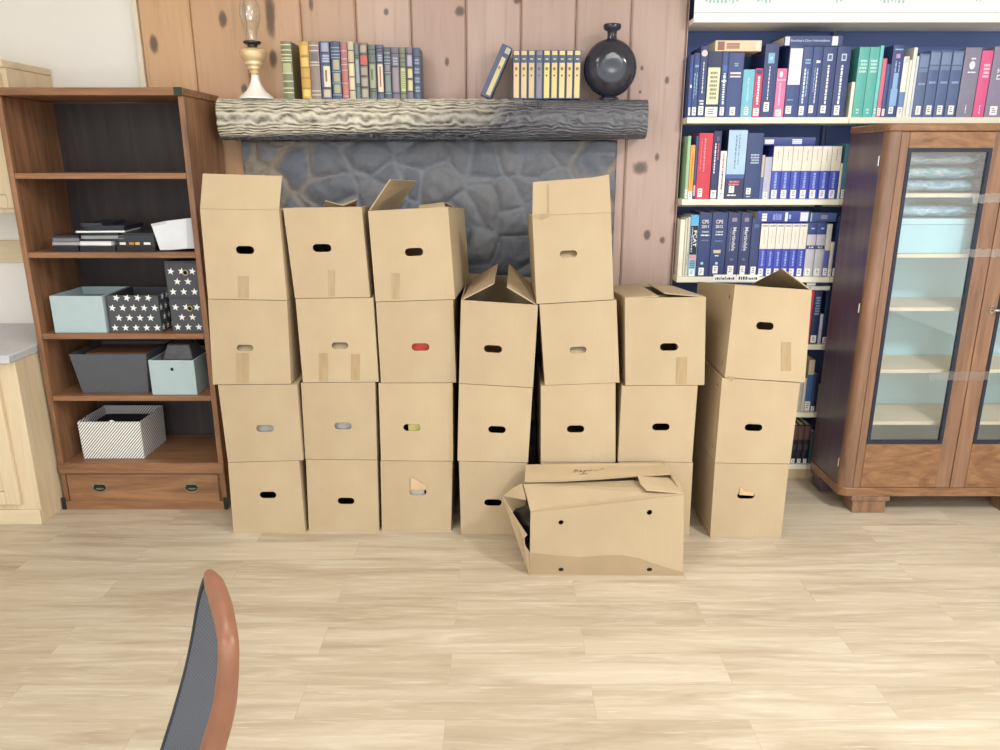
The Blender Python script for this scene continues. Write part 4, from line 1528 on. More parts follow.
def make_book(label, w, h, dpt, rgb, loc, rot=(0, 0, 0), group=None, deco=(), bulge=0.002, name='book', rough=0.45, cat='book', rs=0, page=None):
    """a book standing with its spine at local y = 0 facing -y"""
    t = thing(name, label, cat, loc, group, rot)
    k = min(0.003, w * 0.12)
    b = MB()
    pts = []
    n = 6
    for i in range(n + 1):
        u = i / n
        pts.append((u * w, arc_y(u, bulge)))
    pts += [(w, dpt), (w - k, dpt), (w - k, k + 0.001), (k, k + 0.001), (k, dpt), (0, dpt)]
    # concave outline: split into quads instead of one n-gon
    vs, fs = [], []
    outer = pts[:n + 1]
    inner = [(k + (w - 2 * k) * i / n, k + 0.001) for i in range(n + 1)]
    for z in (0, h):
        vs += [(x, y, z) for x, y in outer] + [(x, y, z) for x, y in inner] + [(0, dpt, z), (k, dpt, z), (w - k, dpt, z), (w, dpt, z)]
    N = 2 * (n + 1) + 4
    A, B = 0, n + 1
    E = 2 * (n + 1)
    cap = []
    for i in range(n):
        cap.append((A + i, A + i + 1, B + i + 1, B + i))
    cap.append((A, B, E + 1, E))
    cap.append((B + n, A + n, E + 3, E + 2))
    fs += [tuple(reversed(c)) for c in cap]
    fs += [tuple(N + i for i in c) for c in cap]
    loop = [A + i for i in range(n + 1)] + [E + 3, E + 2] + [B + n - i for i in range(n + 1)] + [E + 1, E]
    for i in range(len(loop)):
        a, c = loop[i], loop[(i + 1) % len(loop)]
        fs.append((a, c, N + c, N + a))
    b.add(vs, fs)
    obj('cover', b, plain(rgb, rough, 0.06, 25), t, world=False, smooth=40)
    b = MB()
    b.box(k + 0.0002, w - k - 0.0002, k + 0.0012, dpt - 0.004, 0.003, h - 0.0035)
    obj('pages', b, page or PAGE, t, world=False, smooth=0)
    rnd = random.Random(rs * 131 + int(w * 1e5) + int(loc[0] * 1000))
    for dc in deco:
        kind = dc[0]
        if kind == 'S':            # shelf-mark sticker near the foot
            b = MB()
            v0, v1 = (dc[1], dc[2]) if len(dc) > 2 else (0.03, 0.16)
            lo_, hi_ = (dc[3], dc[4]) if len(dc) > 4 else ((0.16, 0.84) if w < 0.06 else (0.5 - 0.017 / w, 0.5 + 0.017 / w))
            spine_plate(b, w, h, bulge, lo_, hi_, v0, v1)
            st = obj('spine_label', b, STICK, t, world=False, smooth=40)
            b = MB()
            for q in range(3):
                vv = v0 + (v1 - v0) * (0.28 + 0.22 * q)
                spine_plate(b, w, h, bulge, lo_ + (hi_ - lo_) * rnd.uniform(0.15, 0.3), lo_ + (hi_ - lo_) * rnd.uniform(0.55, 0.85), vv, vv + (v1 - v0) * 0.08, 0.0008)
            obj('shelf_mark', b, INK, st, world=False, smooth=0)
        elif kind == 'R':          # printed panel: u0 u1 v0 v1 colour
            b = MB()
            spine_plate(b, w, h, bulge, dc[1], dc[2], dc[3], dc[4], 0.0005)
            obj('title_panel' if len(dc) < 7 else dc[6], b, plain(dc[5], 0.5), t, world=False, smooth=40)
        elif kind == 'B':          # several bands: list of (v, thickness), colour
            for v, tk in dc[1]:
                b = MB()
                spine_plate(b, w, h, bulge, 0.0, 1.0, v, v + tk, 0.0013)
                obj('spine_band', b, plain(dc[2], 0.4), t, world=False, smooth=40)
        elif kind == 'V':          # illegible vertical line of type: u0 u1 v0 v1 colour
            b = MB()
            v = dc[3]
            while v < dc[4]:
                ln = rnd.uniform(0.02, 0.06)
                spine_plate(b, w, h, bulge, dc[1] + (dc[2] - dc[1]) * rnd.uniform(0, 0.2), dc[2], v, min(dc[4], v + ln), 0.0009)
                v += ln + 0.011
            obj('lettering', b, plain(dc[5], 0.5), t, world=False, smooth=0)
        elif kind == 'H':          # illegible short horizontal lines: u0 u1 v0 v1 colour lines
            b = MB()
            L = dc[6]
            for q in range(L):
                v0 = dc[3] + (dc[4] - dc[3]) * q / L
                u = dc[1] + (dc[2] - dc[1]) * rnd.uniform(0, 0.15)
                while u < dc[2]:
                    ln = (dc[2] - dc[1]) * rnd.uniform(0.18, 0.4)
                    spine_plate(b, w, h, bulge, u, min(dc[2], u + ln), v0, v0 + (dc[4] - dc[3]) / L * 0.62, 0.0009)
                    u += ln + 0.05 * (dc[2] - dc[1])
            obj('lettering', b, plain(dc[5], 0.5), t, world=False, smooth=0)
        elif kind in ('T', 'D', 'U'):   # readable text: cu cv width height colour string (D reads downwards, U upwards)
            _, cu, cv, tw, tH, rgb2, s = dc[:7]
            vs, fs = text_mesh(s, tw, tH, 0.02)
            out = []
            for v in vs:
                x, z = v.x, v.z
                if kind == 'D':
                    x, z = z, -x
                elif kind == 'U':
                    x, z = -z, x
                uu = cu + x / w
                out.append((cu * w + x, arc_y(min(1, max(0, uu)), bulge) - 0.0012, cv * h + z))
            b = MB()
            b.add(out, fs)
            obj('lettering', b, plain(rgb2, 0.5), t, world=False, smooth=0, recalc=False)
        elif kind == 'O':          # round emblem: cu cv ru rv colour
            b = MB()
            pl = []
            for q in range(16):
                u = dc[1] + dc[3] * cos(2 * pi * q / 16)
                pl.append((u * w, arc_y(u, bulge) - 0.001, (dc[2] + dc[4] * sin(2 * pi * q / 16)) * h))
            b.extr(pl, (0, 0.0008, 0))
            obj('emblem', b, plain(dc[5], 0.5), t, world=False, smooth=0)
    return t


# contents glimpsed through the hand holes
for kind, c, d_, z0, ci, ri in CONTENTS:
    w_ = 0.11 if kind != 'yellow' else 0.06
    xo = c.x - w_ / 2 + (0.012 if kind == 'yellow' else (-0.03 if kind == 'torn' else 0.0))
    lab = {'grey': 'grey volume in the hand hole of a box in the ' + STACKS[ci],
           'red': 'red volume in the hand hole of a box in the ' + STACKS[ci],
           'yellow': 'yellow volume in the hand hole of a box in the ' + STACKS[ci],
           'torn': 'white volume seen through the torn hand hole in the ' + STACKS[ci]}[kind]
    make_book(lab, w_, 0.26, 0.2, HOLE_BOOK[kind], (xo, d_ + 0.022, z0), group='books inside the cardboard boxes')

# ------------------------------------------------------------------ the white library shelving
SY = 3.52
LZ = [Zat(y, SY) for y in (117.2, 199.2, 277, 344.5, 412.5, 464.5)]
UX = [(0.832, 1.553), (1.5535, 2.62)]
SHLAB = ['white built-in bookshelf of reference books between the pine boards and the glass cabinet', 'white built-in bookshelf rising behind and above the glass cabinet']
BACKP = plain((92, 110, 160), 0.7, 0.04, 3)  # blue lens haze mixed into the panel colour
for ui, (u0, u1) in enumerate(UX):
    t = thing('library_bookshelf', SHLAB[ui], 'bookshelf', ((u0 + u1) / 2, 3.65, 0), 'white library shelving')
    for sx in (0, 1):
        b = MB()
        x0 = u0 + 0.001 if sx == 0 else u1 - 0.017
        b.box(x0, x0 + 0.016, 3.752, 3.7815, 0.0, 2.69)
        obj('upright', b, plain((84, 98, 138), 0.6, 0.04, 3), t, bevel=0.001)
    b = MB()
    b.box(u0 + 0.001, u1 - 0.001, 3.782, 3.794, 0.02, 2.69)
    obj('back_panel', b, BACKP, t, label='back panel coloured with blue haze')
    for z in LZ:
        b = MB()
        b.box(u0 + 0.0005, u1 - 0.0005, SY, 3.751, z - 0.026, z)
        obj('shelf', b, CREAM_SHELF, t, bevel=0.0015)
    b = MB()
    b.box(u0 + 0.022, u1 - 0.018, 3.744, 3.7515, LZ[1] - 0.046, LZ[1] - 0.0265)
    obj('back_rail', b, CREAM_SHELF, t)
    b = MB()
    b.box(u0 + 0.001, u1 - 0.001, SY + 0.005, SY + 0.02, 0.0, LZ[5] - 0.0265)
    obj('kick_board', b, plain((196, 172, 134), 0.5, 0.06), t)
    zh = Zat(22.5, SY)
    b = MB()
    b.box(u0, u1, SY - 0.004, SY + 0.0035, zh, zh + 0.038)
    b.box(u0 + 0.001, u1 - 0.001, SY + 0.004, 3.751, zh, zh + 0.02)
    obj('top_shelf', b, plain((246, 244, 238), 0.5, 0.02), t, bevel=0.0015)
    b = MB()
    b.box(u0, u1, SY - 0.001, SY + 0.0035, zh + 0.0395, 2.69)
    hd = obj('header_board', b, plain((240, 246, 242), 0.5, 0.02), t)
    b = MB()
    rnd = random.Random(ui)
    for (px0, px1) in (((705, 738), (757, 770), (836, 840)) if ui == 0 else ((880, 906), (976, 980))):
        px = px0
        while px < px1:
            w_ = rnd.uniform(1.6, 3.2)
            p0, p1 = P(px, 3.2 if rnd.random() < 0.7 else 1.4, SY - 0.0012), P(px + w_, -4, SY - 0.0012)
            b.box(p0.x, p1.x, SY - 0.0018, SY - 0.0011, p0.z, p1.z)
            px += w_ + 1.3
    obj('lettering', b, plain((176, 206, 200), 0.6), hd, smooth=0)

# two paper strips on the shelf edge
for px0, px1, nm in ((713, 737, 'left'), (736.6, 760, 'right')):
    b = MB()
    p0, p1 = P(px0, 281, SY - 0.0005), P(px1, 274.6, SY - 0.0005)
    b.box(p0.x, p1.x - 0.002, SY - 0.0011, SY - 0.0004, p0.z, p1.z)
    t = thing('shelf_label', 'small white printed label, %s of the two on the edge of the third library shelf' % nm, 'label', ((p0.x + p1.x) / 2, SY - 0.0006, p0.z), 'labels on the shelf edge')
    obj('paper_strip', b, STICK, t)
    b = MB()
    rnd = random.Random(len(nm))
    px = px0 + 2.0
    while px < px1 - 4.5:
        w_ = rnd.uniform(0.9, 2.2)
        hh_ = rnd.choice((1.8, 2.3, 3.0))
        a_, c_ = P(px, 279.6, SY - 0.0012), P(px + w_, 279.6 - hh_, SY - 0.0012)
        b.box(a_.x, c_.x, SY - 0.0016, SY - 0.0012, a_.z, c_.z)
        px += w_ + 0.5
    obj('lettering', b, plain((52, 52, 60), 0.6), t, smooth=0)

NAVY = (58, 75, 128)  # dark covers blued and lightened with the same haze
NAVY2 = (52, 67, 116)
NAVY3 = (66, 84, 138)
WH = (236, 238, 240)
LB = (150, 186, 214)
YS = 3.536
G1, G2, G3 = 'books on the top library shelf', 'books on the second library shelf', 'books on the third library shelf'
S_ = ('S',)


def sbook(sh, x0, x1, ytop, rgb, label, deco=(S_,), dpt=0.19, grp=None, lean=0.0, Y=YS, bulge=0.002, gap=0.0012, **kw):
    z0 = LZ[sh] + 0.0006
    X0, X1 = Xat(x0, Y, z0), Xat(x1, Y, z0) - gap
    h = Zat(ytop, Y) - z0
    w_ = X1 - X0
    return make_book(label, w_, h, dpt, rgb, (X0, Y, z0 + (w_ * sin(lean) if lean > 0 else 0)), (0, lean, 0), grp, deco, bulge, rs=len(label), **kw)


def lying(sh_z, x0, x1, y0, y1, rgb, label, deco, grp, dpt=0.18, Y=YS):
    """a book lying flat, spine to the front; sh_z = height it rests on"""
    th = Zat(y0, Y) - Zat(y1, Y)
    X0, X1 = Xat(x0, Y, sh_z), Xat(x1, Y, sh_z)
    return make_book(label, th, X1 - X0, dpt, rgb, (X0, Y, sh_z + th), (0, pi / 2, 0), grp, deco, 0.0015, rs=len(label))


# ---- top shelf, left part
W1 = 'on the top library shelf'
sbook(0, 687.2, 690.5, 55, (58, 84, 150), 'narrow blue book at the pine wall end of the top library shelf', (S_, ('O', 0.5, 0.5, 0.3, 0.03, WH)), grp=G1)
sbook(0, 690.6, 696.4, 53, NAVY, 'navy book with two vertical lines of type, second from the pine wall on top', (S_, ('V', 0.2, 0.35, 0.3, 0.7, LB), ('V', 0.55, 0.72, 0.35, 0.7, LB), ('H', 0.2, 0.8, 0.78, 0.84, LB, 1)), grp=G1)
sbook(0, 696.6, 704, 46, NAVY2, 'navy book with an oval white emblem at its head ' + W1, (S_, ('O', 0.5, 0.9, 0.42, 0.045, (232, 206, 206)), ('V', 0.42, 0.56, 0.34, 0.78, WH), ('H', 0.2, 0.8, 0.18, 0.26, WH, 2)), grp=G1)
sbook(0, 704.2, 718, 51.5, (40, 50, 88), 'dark book with a long cream title panel ' + W1, (('S', 0.01, 0.16, 0.04, 0.92), ('R', 0.06, 0.92, 0.2, 0.76, (226, 228, 188)), ('H', 0.2, 0.75, 0.28, 0.72, (150, 150, 120), 7)), grp=G1)
sbook(0, 718.2, 724.4, 52, NAVY3, 'navy book with bold white upright lettering beside the cream panelled book', (S_, ('V', 0.3, 0.7, 0.2, 0.68, WH), ('R', 0.2, 0.85, 0.71, 0.8, (80, 110, 190)), ('R', 0.1, 0.9, 0.55, 0.57, WH)), grp=G1)
sbook(0, 724.6, 739.6, 52.5, NAVY, 'wide navy book with two white bars beneath the peach lying book', (('S', 0.03, 0.16, 0.3, 0.66), ('R', 0.15, 0.85, 0.67, 0.70, (228, 214, 216)), ('R', 0.15, 0.85, 0.62, 0.645, (228, 214, 216)), ('H', 0.35, 0.65, 0.79, 0.85, LB, 2)), grp=G1)
sbook(0, 740, 751.4, 69.5, (120, 190, 206), 'pale turquoise book beside the crimson book ' + W1, (('S', 0.05, 0.22, 0.3, 0.65), ('V', 0.4, 0.55, 0.34, 0.85, (176, 218, 226))), grp=G1)
sbook(0, 751.6, 759.4, 68.5, (206, 70, 110), 'crimson book with white upright title beside the turquoise book', (('S', 0.03, 0.19, 0.12, 0.85), ('V', 0.36, 0.66, 0.26, 0.84, WH), ('R', 0.15, 0.85, 0.88, 0.97, NAVY)), grp=G1)
sbook(0, 759.6, 773, 44, NAVY2, 'navy book with a pale blue square at its head right of the crimson book', (('S', 0.08, 0.21, 0.22, 0.62), ('R', 0.25, 0.72, 0.74, 0.88, (128, 178, 214)), ('V', 0.40, 0.47, 0.24, 0.70, WH), ('T', 0.48, 0.81, 0.009, 0.014, WH, 'ri')), grp=G1)
sbook(0, 773.2, 783, 68.5, (222, 120, 164), 'pink book with a white dot near its head ' + W1, (('S', 0.02, 0.16, 0.15, 0.75), ('O', 0.4, 0.88, 0.16, 0.06, WH), ('V', 0.3, 0.5, 0.25, 0.7, (240, 190, 210)), ('R', 0.05, 0.95, 0.76, 0.775, WH)), grp=G1)
sbook(0, 783.4, 797, 45.5, NAVY, 'navy book with a big blank white label over its upper half', (('S', 0.05, 0.16, 0.1, 0.5), ('R', 0.06, 0.96, 0.46, 0.96, (240, 240, 242)), ('H', 0.1, 0.55, 0.24, 0.26, LB, 1)), grp=G1)
sbook(0, 797.2, 806.6, 46.5, NAVY3, 'navy book with two columns of upright type right of the white labelled book', (('S', 0.03, 0.16, 0.1, 0.6), ('V', 0.25, 0.42, 0.2, 0.7, WH), ('V', 0.55, 0.7, 0.3, 0.68, LB), ('H', 0.2, 0.8, 0.76, 0.84, LB, 2)), grp=G1)
sbook(0, 806.8, 816.4, 46.5, NAVY, 'navy book with a thin double line of type under the lying navy book', (('S', 0.06, 0.17, 0.1, 0.55), ('V', 0.5, 0.62, 0.2, 0.7, WH), ('V', 0.3, 0.37, 0.36, 0.7, LB), ('H', 0.35, 0.8, 0.77, 0.83, WH, 1)), grp=G1)
sbook(0, 816.6, 830, 46.5, NAVY2, 'navy book with a white crest and upright title, left of two alike', (('S', 0.06, 0.17, 0.22, 0.6), ('V', 0.40, 0.55, 0.19, 0.74, WH), ('R', 0.32, 0.7, 0.80, 0.9, (190, 206, 226)), ('R', 0.40, 0.62, 0.82, 0.88, NAVY2)), grp=G1)
sbook(0, 830.4, 843.6, 46.5, NAVY2, 'navy book with a white crest and upright title, right of two alike', (('S', 0.03, 0.17, 0.2, 0.6), ('V', 0.36, 0.52, 0.19, 0.74, WH), ('R', 0.32, 0.7, 0.80, 0.9, (190, 206, 226)), ('R', 0.40, 0.62, 0.82, 0.88, NAVY2)), grp=G1)
lying(Zat(51.2, YS), 715, 761, 40.2, 51.0, (238, 206, 170), 'peach book lying flat on top of the navy books ' + W1, (('R', 0.1, 0.9, 0.05, 0.2, (150, 106, 90)), ('H', 0.2, 0.8, 0.24, 0.7, (170, 130, 110), 1), ('R', 0.15, 0.85, 0.88, 0.96, (250, 236, 214))), G1)
lying(Zat(45.9, YS), 784, 842, 35.5, 45.6, NAVY2, 'navy book titled Drug Interactions lying flat on the crested navy books', (('R', 0.08, 0.95, 0.01, 0.09, (214, 220, 232)), ('U', 0.5, 0.44, 0.17, 0.012, (190, 206, 230), "Stockley's Drug Interactions"), ('R', 0.05, 0.95, 0.82, 0.92, WH)), G1)
# ---- top shelf, right part
W2 = 'above the glass cabinet'
sbook(0, 848, 851.4, 82, (238, 234, 214), 'short thin cream booklet beside the green volumes ' + W2, (), grp=G1)
TEAL = (92, 178, 166)
for i, (a_, c_) in enumerate(((853.2, 863.4), (863.6, 873.2))):
    sbook(0, a_ - 1.5, c_ - 1.5, 47, TEAL, 'teal green volume with white type near its head, %s of two thick ones' % ('left' if i == 0 else 'right'), (('H', 0.15, 0.85, 0.64, 0.84, (190, 226, 220), 4), ('H', 0.3, 0.6, 0.05, 0.14, (190, 226, 220), 2)), grp=G1)
sbook(0, 872, 875.6, 45.5, (122, 204, 200), 'thin pale teal book right of the two thick teal volumes', (('H', 0.2, 0.8, 0.05, 0.14, WH, 2),), grp=G1)
sbook(0, 875.8, 880.2, 58.5, (214, 112, 134), 'thin rose book beside the teal volumes ' + W2, (S_,), grp=G1)
sbook(0, 880.4, 884.4, 64, (62, 84, 140), 'thin dark blue book right of the rose book ' + W2, (S_,), grp=G1)
sbook(0, 884.6, 896, 45, NAVY, 'navy book with a pale blue figure on its spine ' + W2, (('S', 0.05, 0.15, 0.25, 0.65), ('R', 0.22, 0.82, 0.16, 0.4, (140, 184, 222), 'figure'), ('R', 0.3, 0.72, 0.4, 0.62, (140, 184, 222), 'figure'), ('V', 0.3, 0.42, 0.63, 0.78, (170, 180, 226)), ('V', 0.6, 0.72, 0.63, 0.78, (170, 180, 226)), ('R', 0.3, 0.66, 0.82, 0.88, (190, 140, 190)), ('H', 0.15, 0.85, 0.93, 0.96, LB, 1)), grp=G1)
sbook(0, 896.2, 901.8, 56.5, (236, 236, 228), 'white book with a blue foot right of the figure book', (S_, ('R', 0.0, 1.0, 0.17, 0.42, (110, 140, 190)), ('R', 0.2, 0.8, 0.9, 0.98, (200, 204, 210))), grp=G1)
sbook(0, 902, 904.8, 60, (238, 232, 216), 'thin cream booklet between two white books ' + W2, (), grp=G1)
sbook(0, 905, 908.6, 47.5, (242, 240, 226), 'tall thin cream book beside the slate blue set', (), grp=G1)
sbook(0, 908.8, 911.2, 56, (216, 220, 232), 'thin pale lilac booklet beside the slate blue set', (), grp=G1)
SLATE = (84, 102, 142)
for i, (a_, c_) in enumerate(((911.4, 921.4), (921.8, 932.2), (932.6, 943.2), (943.6, 954.6))):
    sbook(0, a_, c_, (53.5, 50.5, 50.5, 50.5)[i], (92, 108, 142) if i == 0 else SLATE, 'slate blue volume with banded spine, %s of the four %s' % (['first', 'second', 'third', 'fourth'][i], W2),
          (('S', 0.04, 0.18, 0.3, 0.8), ('R', 0.08, 0.94, 0.79, 0.97, (120, 138, 172)), ('R', 0.08, 0.94, 0.71, 0.77, (112, 130, 166)), ('H', 0.15, 0.85, 0.51, 0.56, (150, 166, 196), 1)), grp=G1)
sbook(0, 955.4, 971.5, 47.5, (134, 130, 150), 'mauve grey book with a white emblem ' + W2, (('O', 0.52, 0.75, 0.18, 0.06, (226, 226, 234)), ('H', 0.25, 0.8, 0.64, 0.67, WH, 1), ('H', 0.4, 0.7, 0.83, 0.87, WH, 1), ('V', 0.5, 0.56, 0.06, 0.18, WH)), grp=G1)
sbook(0, 972, 983, 50.5, (218, 92, 140), 'bright pink book between two mauve grey books', (('H', 0.3, 0.85, 0.6, 0.82, (242, 200, 216), 4), ('V', 0.5, 0.57, 0.05, 0.18, WH)), grp=G1)
sbook(0, 983.6, 1001, 46.5, (138, 130, 154), 'mauve grey book right of the bright pink book', (('S', 0.03, 0.16, 0.28, 0.7), ('T', 0.6, 0.66, 0.04, 0.02, WH, 'Her'), ('T', 0.6, 0.57, 0.04, 0.02, WH, 'Dis'), ('O', 0.62, 0.83, 0.16, 0.05, (210, 210, 224))), grp=G1)
sbook(0, 1002, 1012, 47, (70, 84, 130), 'dark blue book at the far right end of the top shelf', (S_,), grp=G1)

# ---- second shelf
W3 = 'on the second library shelf'
sbook(1, 684.2, 687.4, 136, (160, 200, 160), 'pale green book at the pine wall end of the second shelf', (('S', 0.01, 0.15, 0.1, 0.9),), grp=G2)
sbook(1, 687.5, 692.2, 145, (236, 164, 70), 'orange book beside the pale green book ' + W3, (('S', 0.0, 0.15, 0.05, 0.95), ('V', 0.42, 0.56, 0.3, 0.85, (150, 100, 60))), grp=G2)
sbook(1, 692.4, 695, 136, (66, 80, 130), 'thin dark blue book between the orange and red books', (('R', 0.1, 0.9, 0.05, 0.22, (214, 180, 206)),), grp=G2)
sbook(1, 695.2, 709, 133, (204, 58, 74), 'thick red book with faded upright title ' + W3, (('S', 0.03, 0.16, 0.14, 0.46), ('V', 0.38, 0.5, 0.42, 0.92, (232, 140, 150)), ('V', 0.16, 0.24, 0.45, 0.92, (222, 110, 120))), grp=G2)
sbook(1, 709.4, 717.2, 131, (46, 56, 96), 'dark book with white and red upright type right of the red book', (('S', 0.01, 0.13, 0.1, 0.8), ('V', 0.22, 0.38, 0.38, 0.82, WH), ('V', 0.58, 0.76, 0.58, 0.82, (206, 100, 110)), ('R', 0.4, 0.7, 0.86, 0.92, (130, 80, 120))), grp=G2)
sbook(1, 717.4, 723.6, 151, (238, 236, 232), 'white book with red and black upright title ' + W3, (('S', 0.0, 0.15, 0.1, 0.8), ('V', 0.35, 0.6, 0.55, 0.95, (206, 110, 110)), ('V', 0.35, 0.6, 0.2, 0.55, (90, 90, 90))), grp=G2)
sbook(1, 724, 742.4, 129.5, (52, 58, 92), 'dark thick book with a big pale blue label ' + W3, (('R', 0.0, 1.0, 0.36, 0.99, (176, 204, 228)), ('V', 0.38, 0.46, 0.44, 0.93, (120, 140, 170)), ('V', 0.56, 0.62, 0.5, 0.93, (120, 140, 170)), ('S', 0.09, 0.19, 0.22, 0.5), ('H', 0.12, 0.75, 0.2, 0.28, (214, 130, 130), 2), ('H', 0.12, 0.62, 0.045, 0.075, WH, 1), ('R', 0.0, 1.0, 0.30, 0.36, (72, 98, 160))), grp=G2)
sbook(1, 742.8, 758.6, 133, (52, 68, 114), 'wide dark navy book with a round block of type ' + W3, (('S', 0.07, 0.17, 0.16, 0.44), ('H', 0.25, 0.8, 0.54, 0.7, (170, 184, 204), 4), ('H', 0.18, 0.44, 0.03, 0.05, WH, 1)), grp=G2)
sbook(1, 758.8, 761.6, 155, (206, 190, 170), 'thin tan booklet right of the wide dark navy book', (('R', 0.0, 1.0, 0.0, 0.5, (90, 110, 160)),), grp=G2)
sbook(1, 761.8, 769, 157, (182, 182, 202), 'lavender grey book left of the white and blue volumes ' + W3, (('S', 0.0, 0.17, 0.1, 0.7),), grp=G2)
ORD = ['first', 'second', 'third', 'fourth', 'fifth', 'sixth', 'seventh']
for i in range(7):
    a_ = 769.4 + i * 9.6
    sbook(1, a_, a_ + 9.5, 145.5, (64, 78, 176), 'white over blue volume, %s of the seven %s' % (ORD[i], W3),
          (('R', 0.0, 1.0, 0.53, 0.985, (232, 224, 206)), ('S', 0.01, 0.17, 0.12, 0.7), ('V', 0.30, 0.56, 0.2, 0.5, (150, 164, 226)), ('V', 0.46, 0.54, 0.72, 0.93, (180, 150, 130)), ('R', 0.96, 1.0, 0.0, 0.53, (42, 54, 140))), grp=G2)
sbook(1, 836.8, 839.4, 163, (230, 222, 202), 'thin cream booklet right of the seven white and blue volumes', (), grp=G2)
sbook(1, 839.6, 846.5, 143.5, (84, 138, 156), 'steel blue book at the cabinet end of the second shelf', (('S', 0.01, 0.17, 0.1, 0.8),), grp=G2)
lying(Zat(145.2, YS), 763.5, 815, 137, 144.8, (54, 68, 128), 'blue book with white lettering lying on the seven white and blue volumes', (('H', 0.2, 0.85, 0.02, 0.3, WH, 1), ('H', 0.15, 0.85, 0.55, 0.85, (214, 220, 240), 1)), G2)

# ---- third shelf
W4 = 'on the third library shelf'
sbook(2, 677.2, 682, 219.5, (236, 232, 214), 'cream book at the pine wall end of the third shelf', (), grp=G3)
sbook(2, 682.2, 684.4, 218, (222, 214, 190), 'thin buff booklet second from the pine wall on the third shelf', (), grp=G3)
sbook(2, 684.6, 687.2, 217, (206, 204, 186), 'thin grey buff booklet beside the blue headed test book', (('V', 0.3, 0.6, 0.2, 0.4, (120, 130, 130)),), grp=G3)
sbook(2, 687.4, 695.2, 215, (150, 196, 214), 'book with a blue head and black panel reading PCAT', (('R', 0.0, 1.0, 0.84, 1.0, (88, 176, 220)), ('R', 0.04, 0.96, 0.36, 0.83, (26, 30, 46)), ('D', 0.62, 0.62, 0.075, 0.016, WH, 'PCAT'), ('V', 0.18, 0.3, 0.4, 0.8, (200, 210, 226)), ('R', 0.05, 0.95, 0.29, 0.35, (220, 150, 160)), ('H', 0.15, 0.85, 0.14, 0.28, (90, 110, 130), 4), ('S', 0.01, 0.12, 0.15, 0.85)), grp=G3)
sbook(2, 695.6, 708, 212.5, (50, 66, 114), 'navy volume reading CPS 2011 ' + W4, (('T', 0.48, 0.86, 0.031, 0.017, (226, 222, 206), 'CPS'), ('T', 0.48, 0.785, 0.032, 0.014, (226, 222, 206), '2011'), ('H', 0.2, 0.8, 0.69, 0.73, (170, 180, 200), 1), ('H', 0.15, 0.85, 0.64, 0.67, WH, 1), ('H', 0.2, 0.8, 0.56, 0.59, (110, 124, 160), 1), ('O', 0.42, 0.21, 0.12, 0.022, (190, 204, 220)), ('S', 0.02, 0.14, 0.2, 0.62)), grp=G3)
sbook(2, 708.4, 723.4, 212.5, (50, 66, 114), 'wide navy volume reading CPS 2012 ' + W4, (('T', 0.46, 0.86, 0.033, 0.017, (226, 222, 206), 'CPS'), ('T', 0.46, 0.785, 0.034, 0.014, (226, 222, 206), '2012'), ('H', 0.2, 0.75, 0.69, 0.73, (170, 180, 200), 1), ('H', 0.2, 0.75, 0.65, 0.68, (226, 222, 206), 1), ('H', 0.2, 0.75, 0.55, 0.58, (110, 124, 160), 1), ('R', 0.2, 0.68, 0.37, 0.42, (214, 196, 160)), ('H', 0.32, 0.56, 0.32, 0.35, WH, 1), ('O', 0.46, 0.21, 0.1, 0.022, (190, 204, 220)), ('S', 0.05, 0.17, 0.24, 0.58)), grp=G3)
for i, (a_, c_) in enumerate(((723.8, 736.2), (736.6, 747.2))):
    sbook(2, a_, c_, 212.5, (52, 62, 104), 'dark volume titled Martindale, %s of the two %s' % (('left', 'right')[i], W4),
          (('D', 0.56, 0.59, 0.108, 0.017, (206, 204, 206), 'Martindale'), ('V', 0.24, 0.30, 0.4, 0.76, (130, 140, 170)), ('R', 0.3, 0.7, 0.86, 0.92, (150, 130, 150)), ('O', 0.5, 0.27, 0.16, 0.02, (96, 110, 140)), ('S', 0.03, 0.17, 0.24, 0.72)), grp=G3)
sbook(2, 747.6, 756.4, 218, (54, 68, 110), 'dark navy book beside the white and blue volumes ' + W4, (('H', 0.2, 0.8, 0.84, 0.9, (110, 130, 160), 2), ('S', 0.03, 0.17, 0.25, 0.85)), grp=G3)
for i in range(6):
    a_ = 756.8 + i * 7.65
    sbook(2, a_, a_ + 7.55, 223, (64, 78, 176), 'white over blue volume, %s of the six %s' % (ORD[i], W4),
          (('R', 0.0, 1.0, 0.52, 0.985, (232, 224, 208)), ('R', 0.1, 0.9, 0.935, 0.96, (110, 110, 126)), ('S', 0.01, 0.15, 0.15, 0.75), ('V', 0.36, 0.62, 0.2, 0.48, (150, 164, 226)), ('V', 0.42, 0.52, 0.62, 0.88, (206, 180, 160))), grp=G3)
for i, (a_, c_) in enumerate(((803, 812), (812.4, 821.2))):
    sbook(2, a_, c_, 222.5, (196, 194, 202), 'grey directory volume marked %s %s' % (('A-M', 'N-Z')[i], W4),
          (('R', 0.0, 1.0, 0.78, 1.0, (56, 72, 128)), ('H', 0.3, 0.7, 0.88, 0.92, (190, 200, 226), 1), ('R', 0.0, 1.0, 0.51, 0.58, (60, 66, 100)), ('T', 0.5, 0.545, 0.022, 0.009, WH, ('A-M', 'N-Z')[i]), ('S', 0.02, 0.15, 0.15, 0.7)), grp=G3)
sbook(2, 821.6, 827, 224, (206, 200, 190), 'narrow grey volume with a blue foot right of the directory volumes', (('R', 0.0, 1.0, 0.0, 0.5, (88, 96, 170)), ('S', 0.02, 0.16, 0.1, 0.85)), grp=G3)
sbook(2, 827.2, 831, 242, (216, 206, 186), 'short thin buff booklet near the cabinet end of the third shelf', (('S', 0.02, 0.2, 0.1, 0.9),), grp=G3)
sbook(2, 831.2, 837.5, 216, (38, 56, 104), 'tall dark blue book at the cabinet end of the third shelf', (('S', 0.01, 0.14, 0.1, 0.8),), grp=G3)
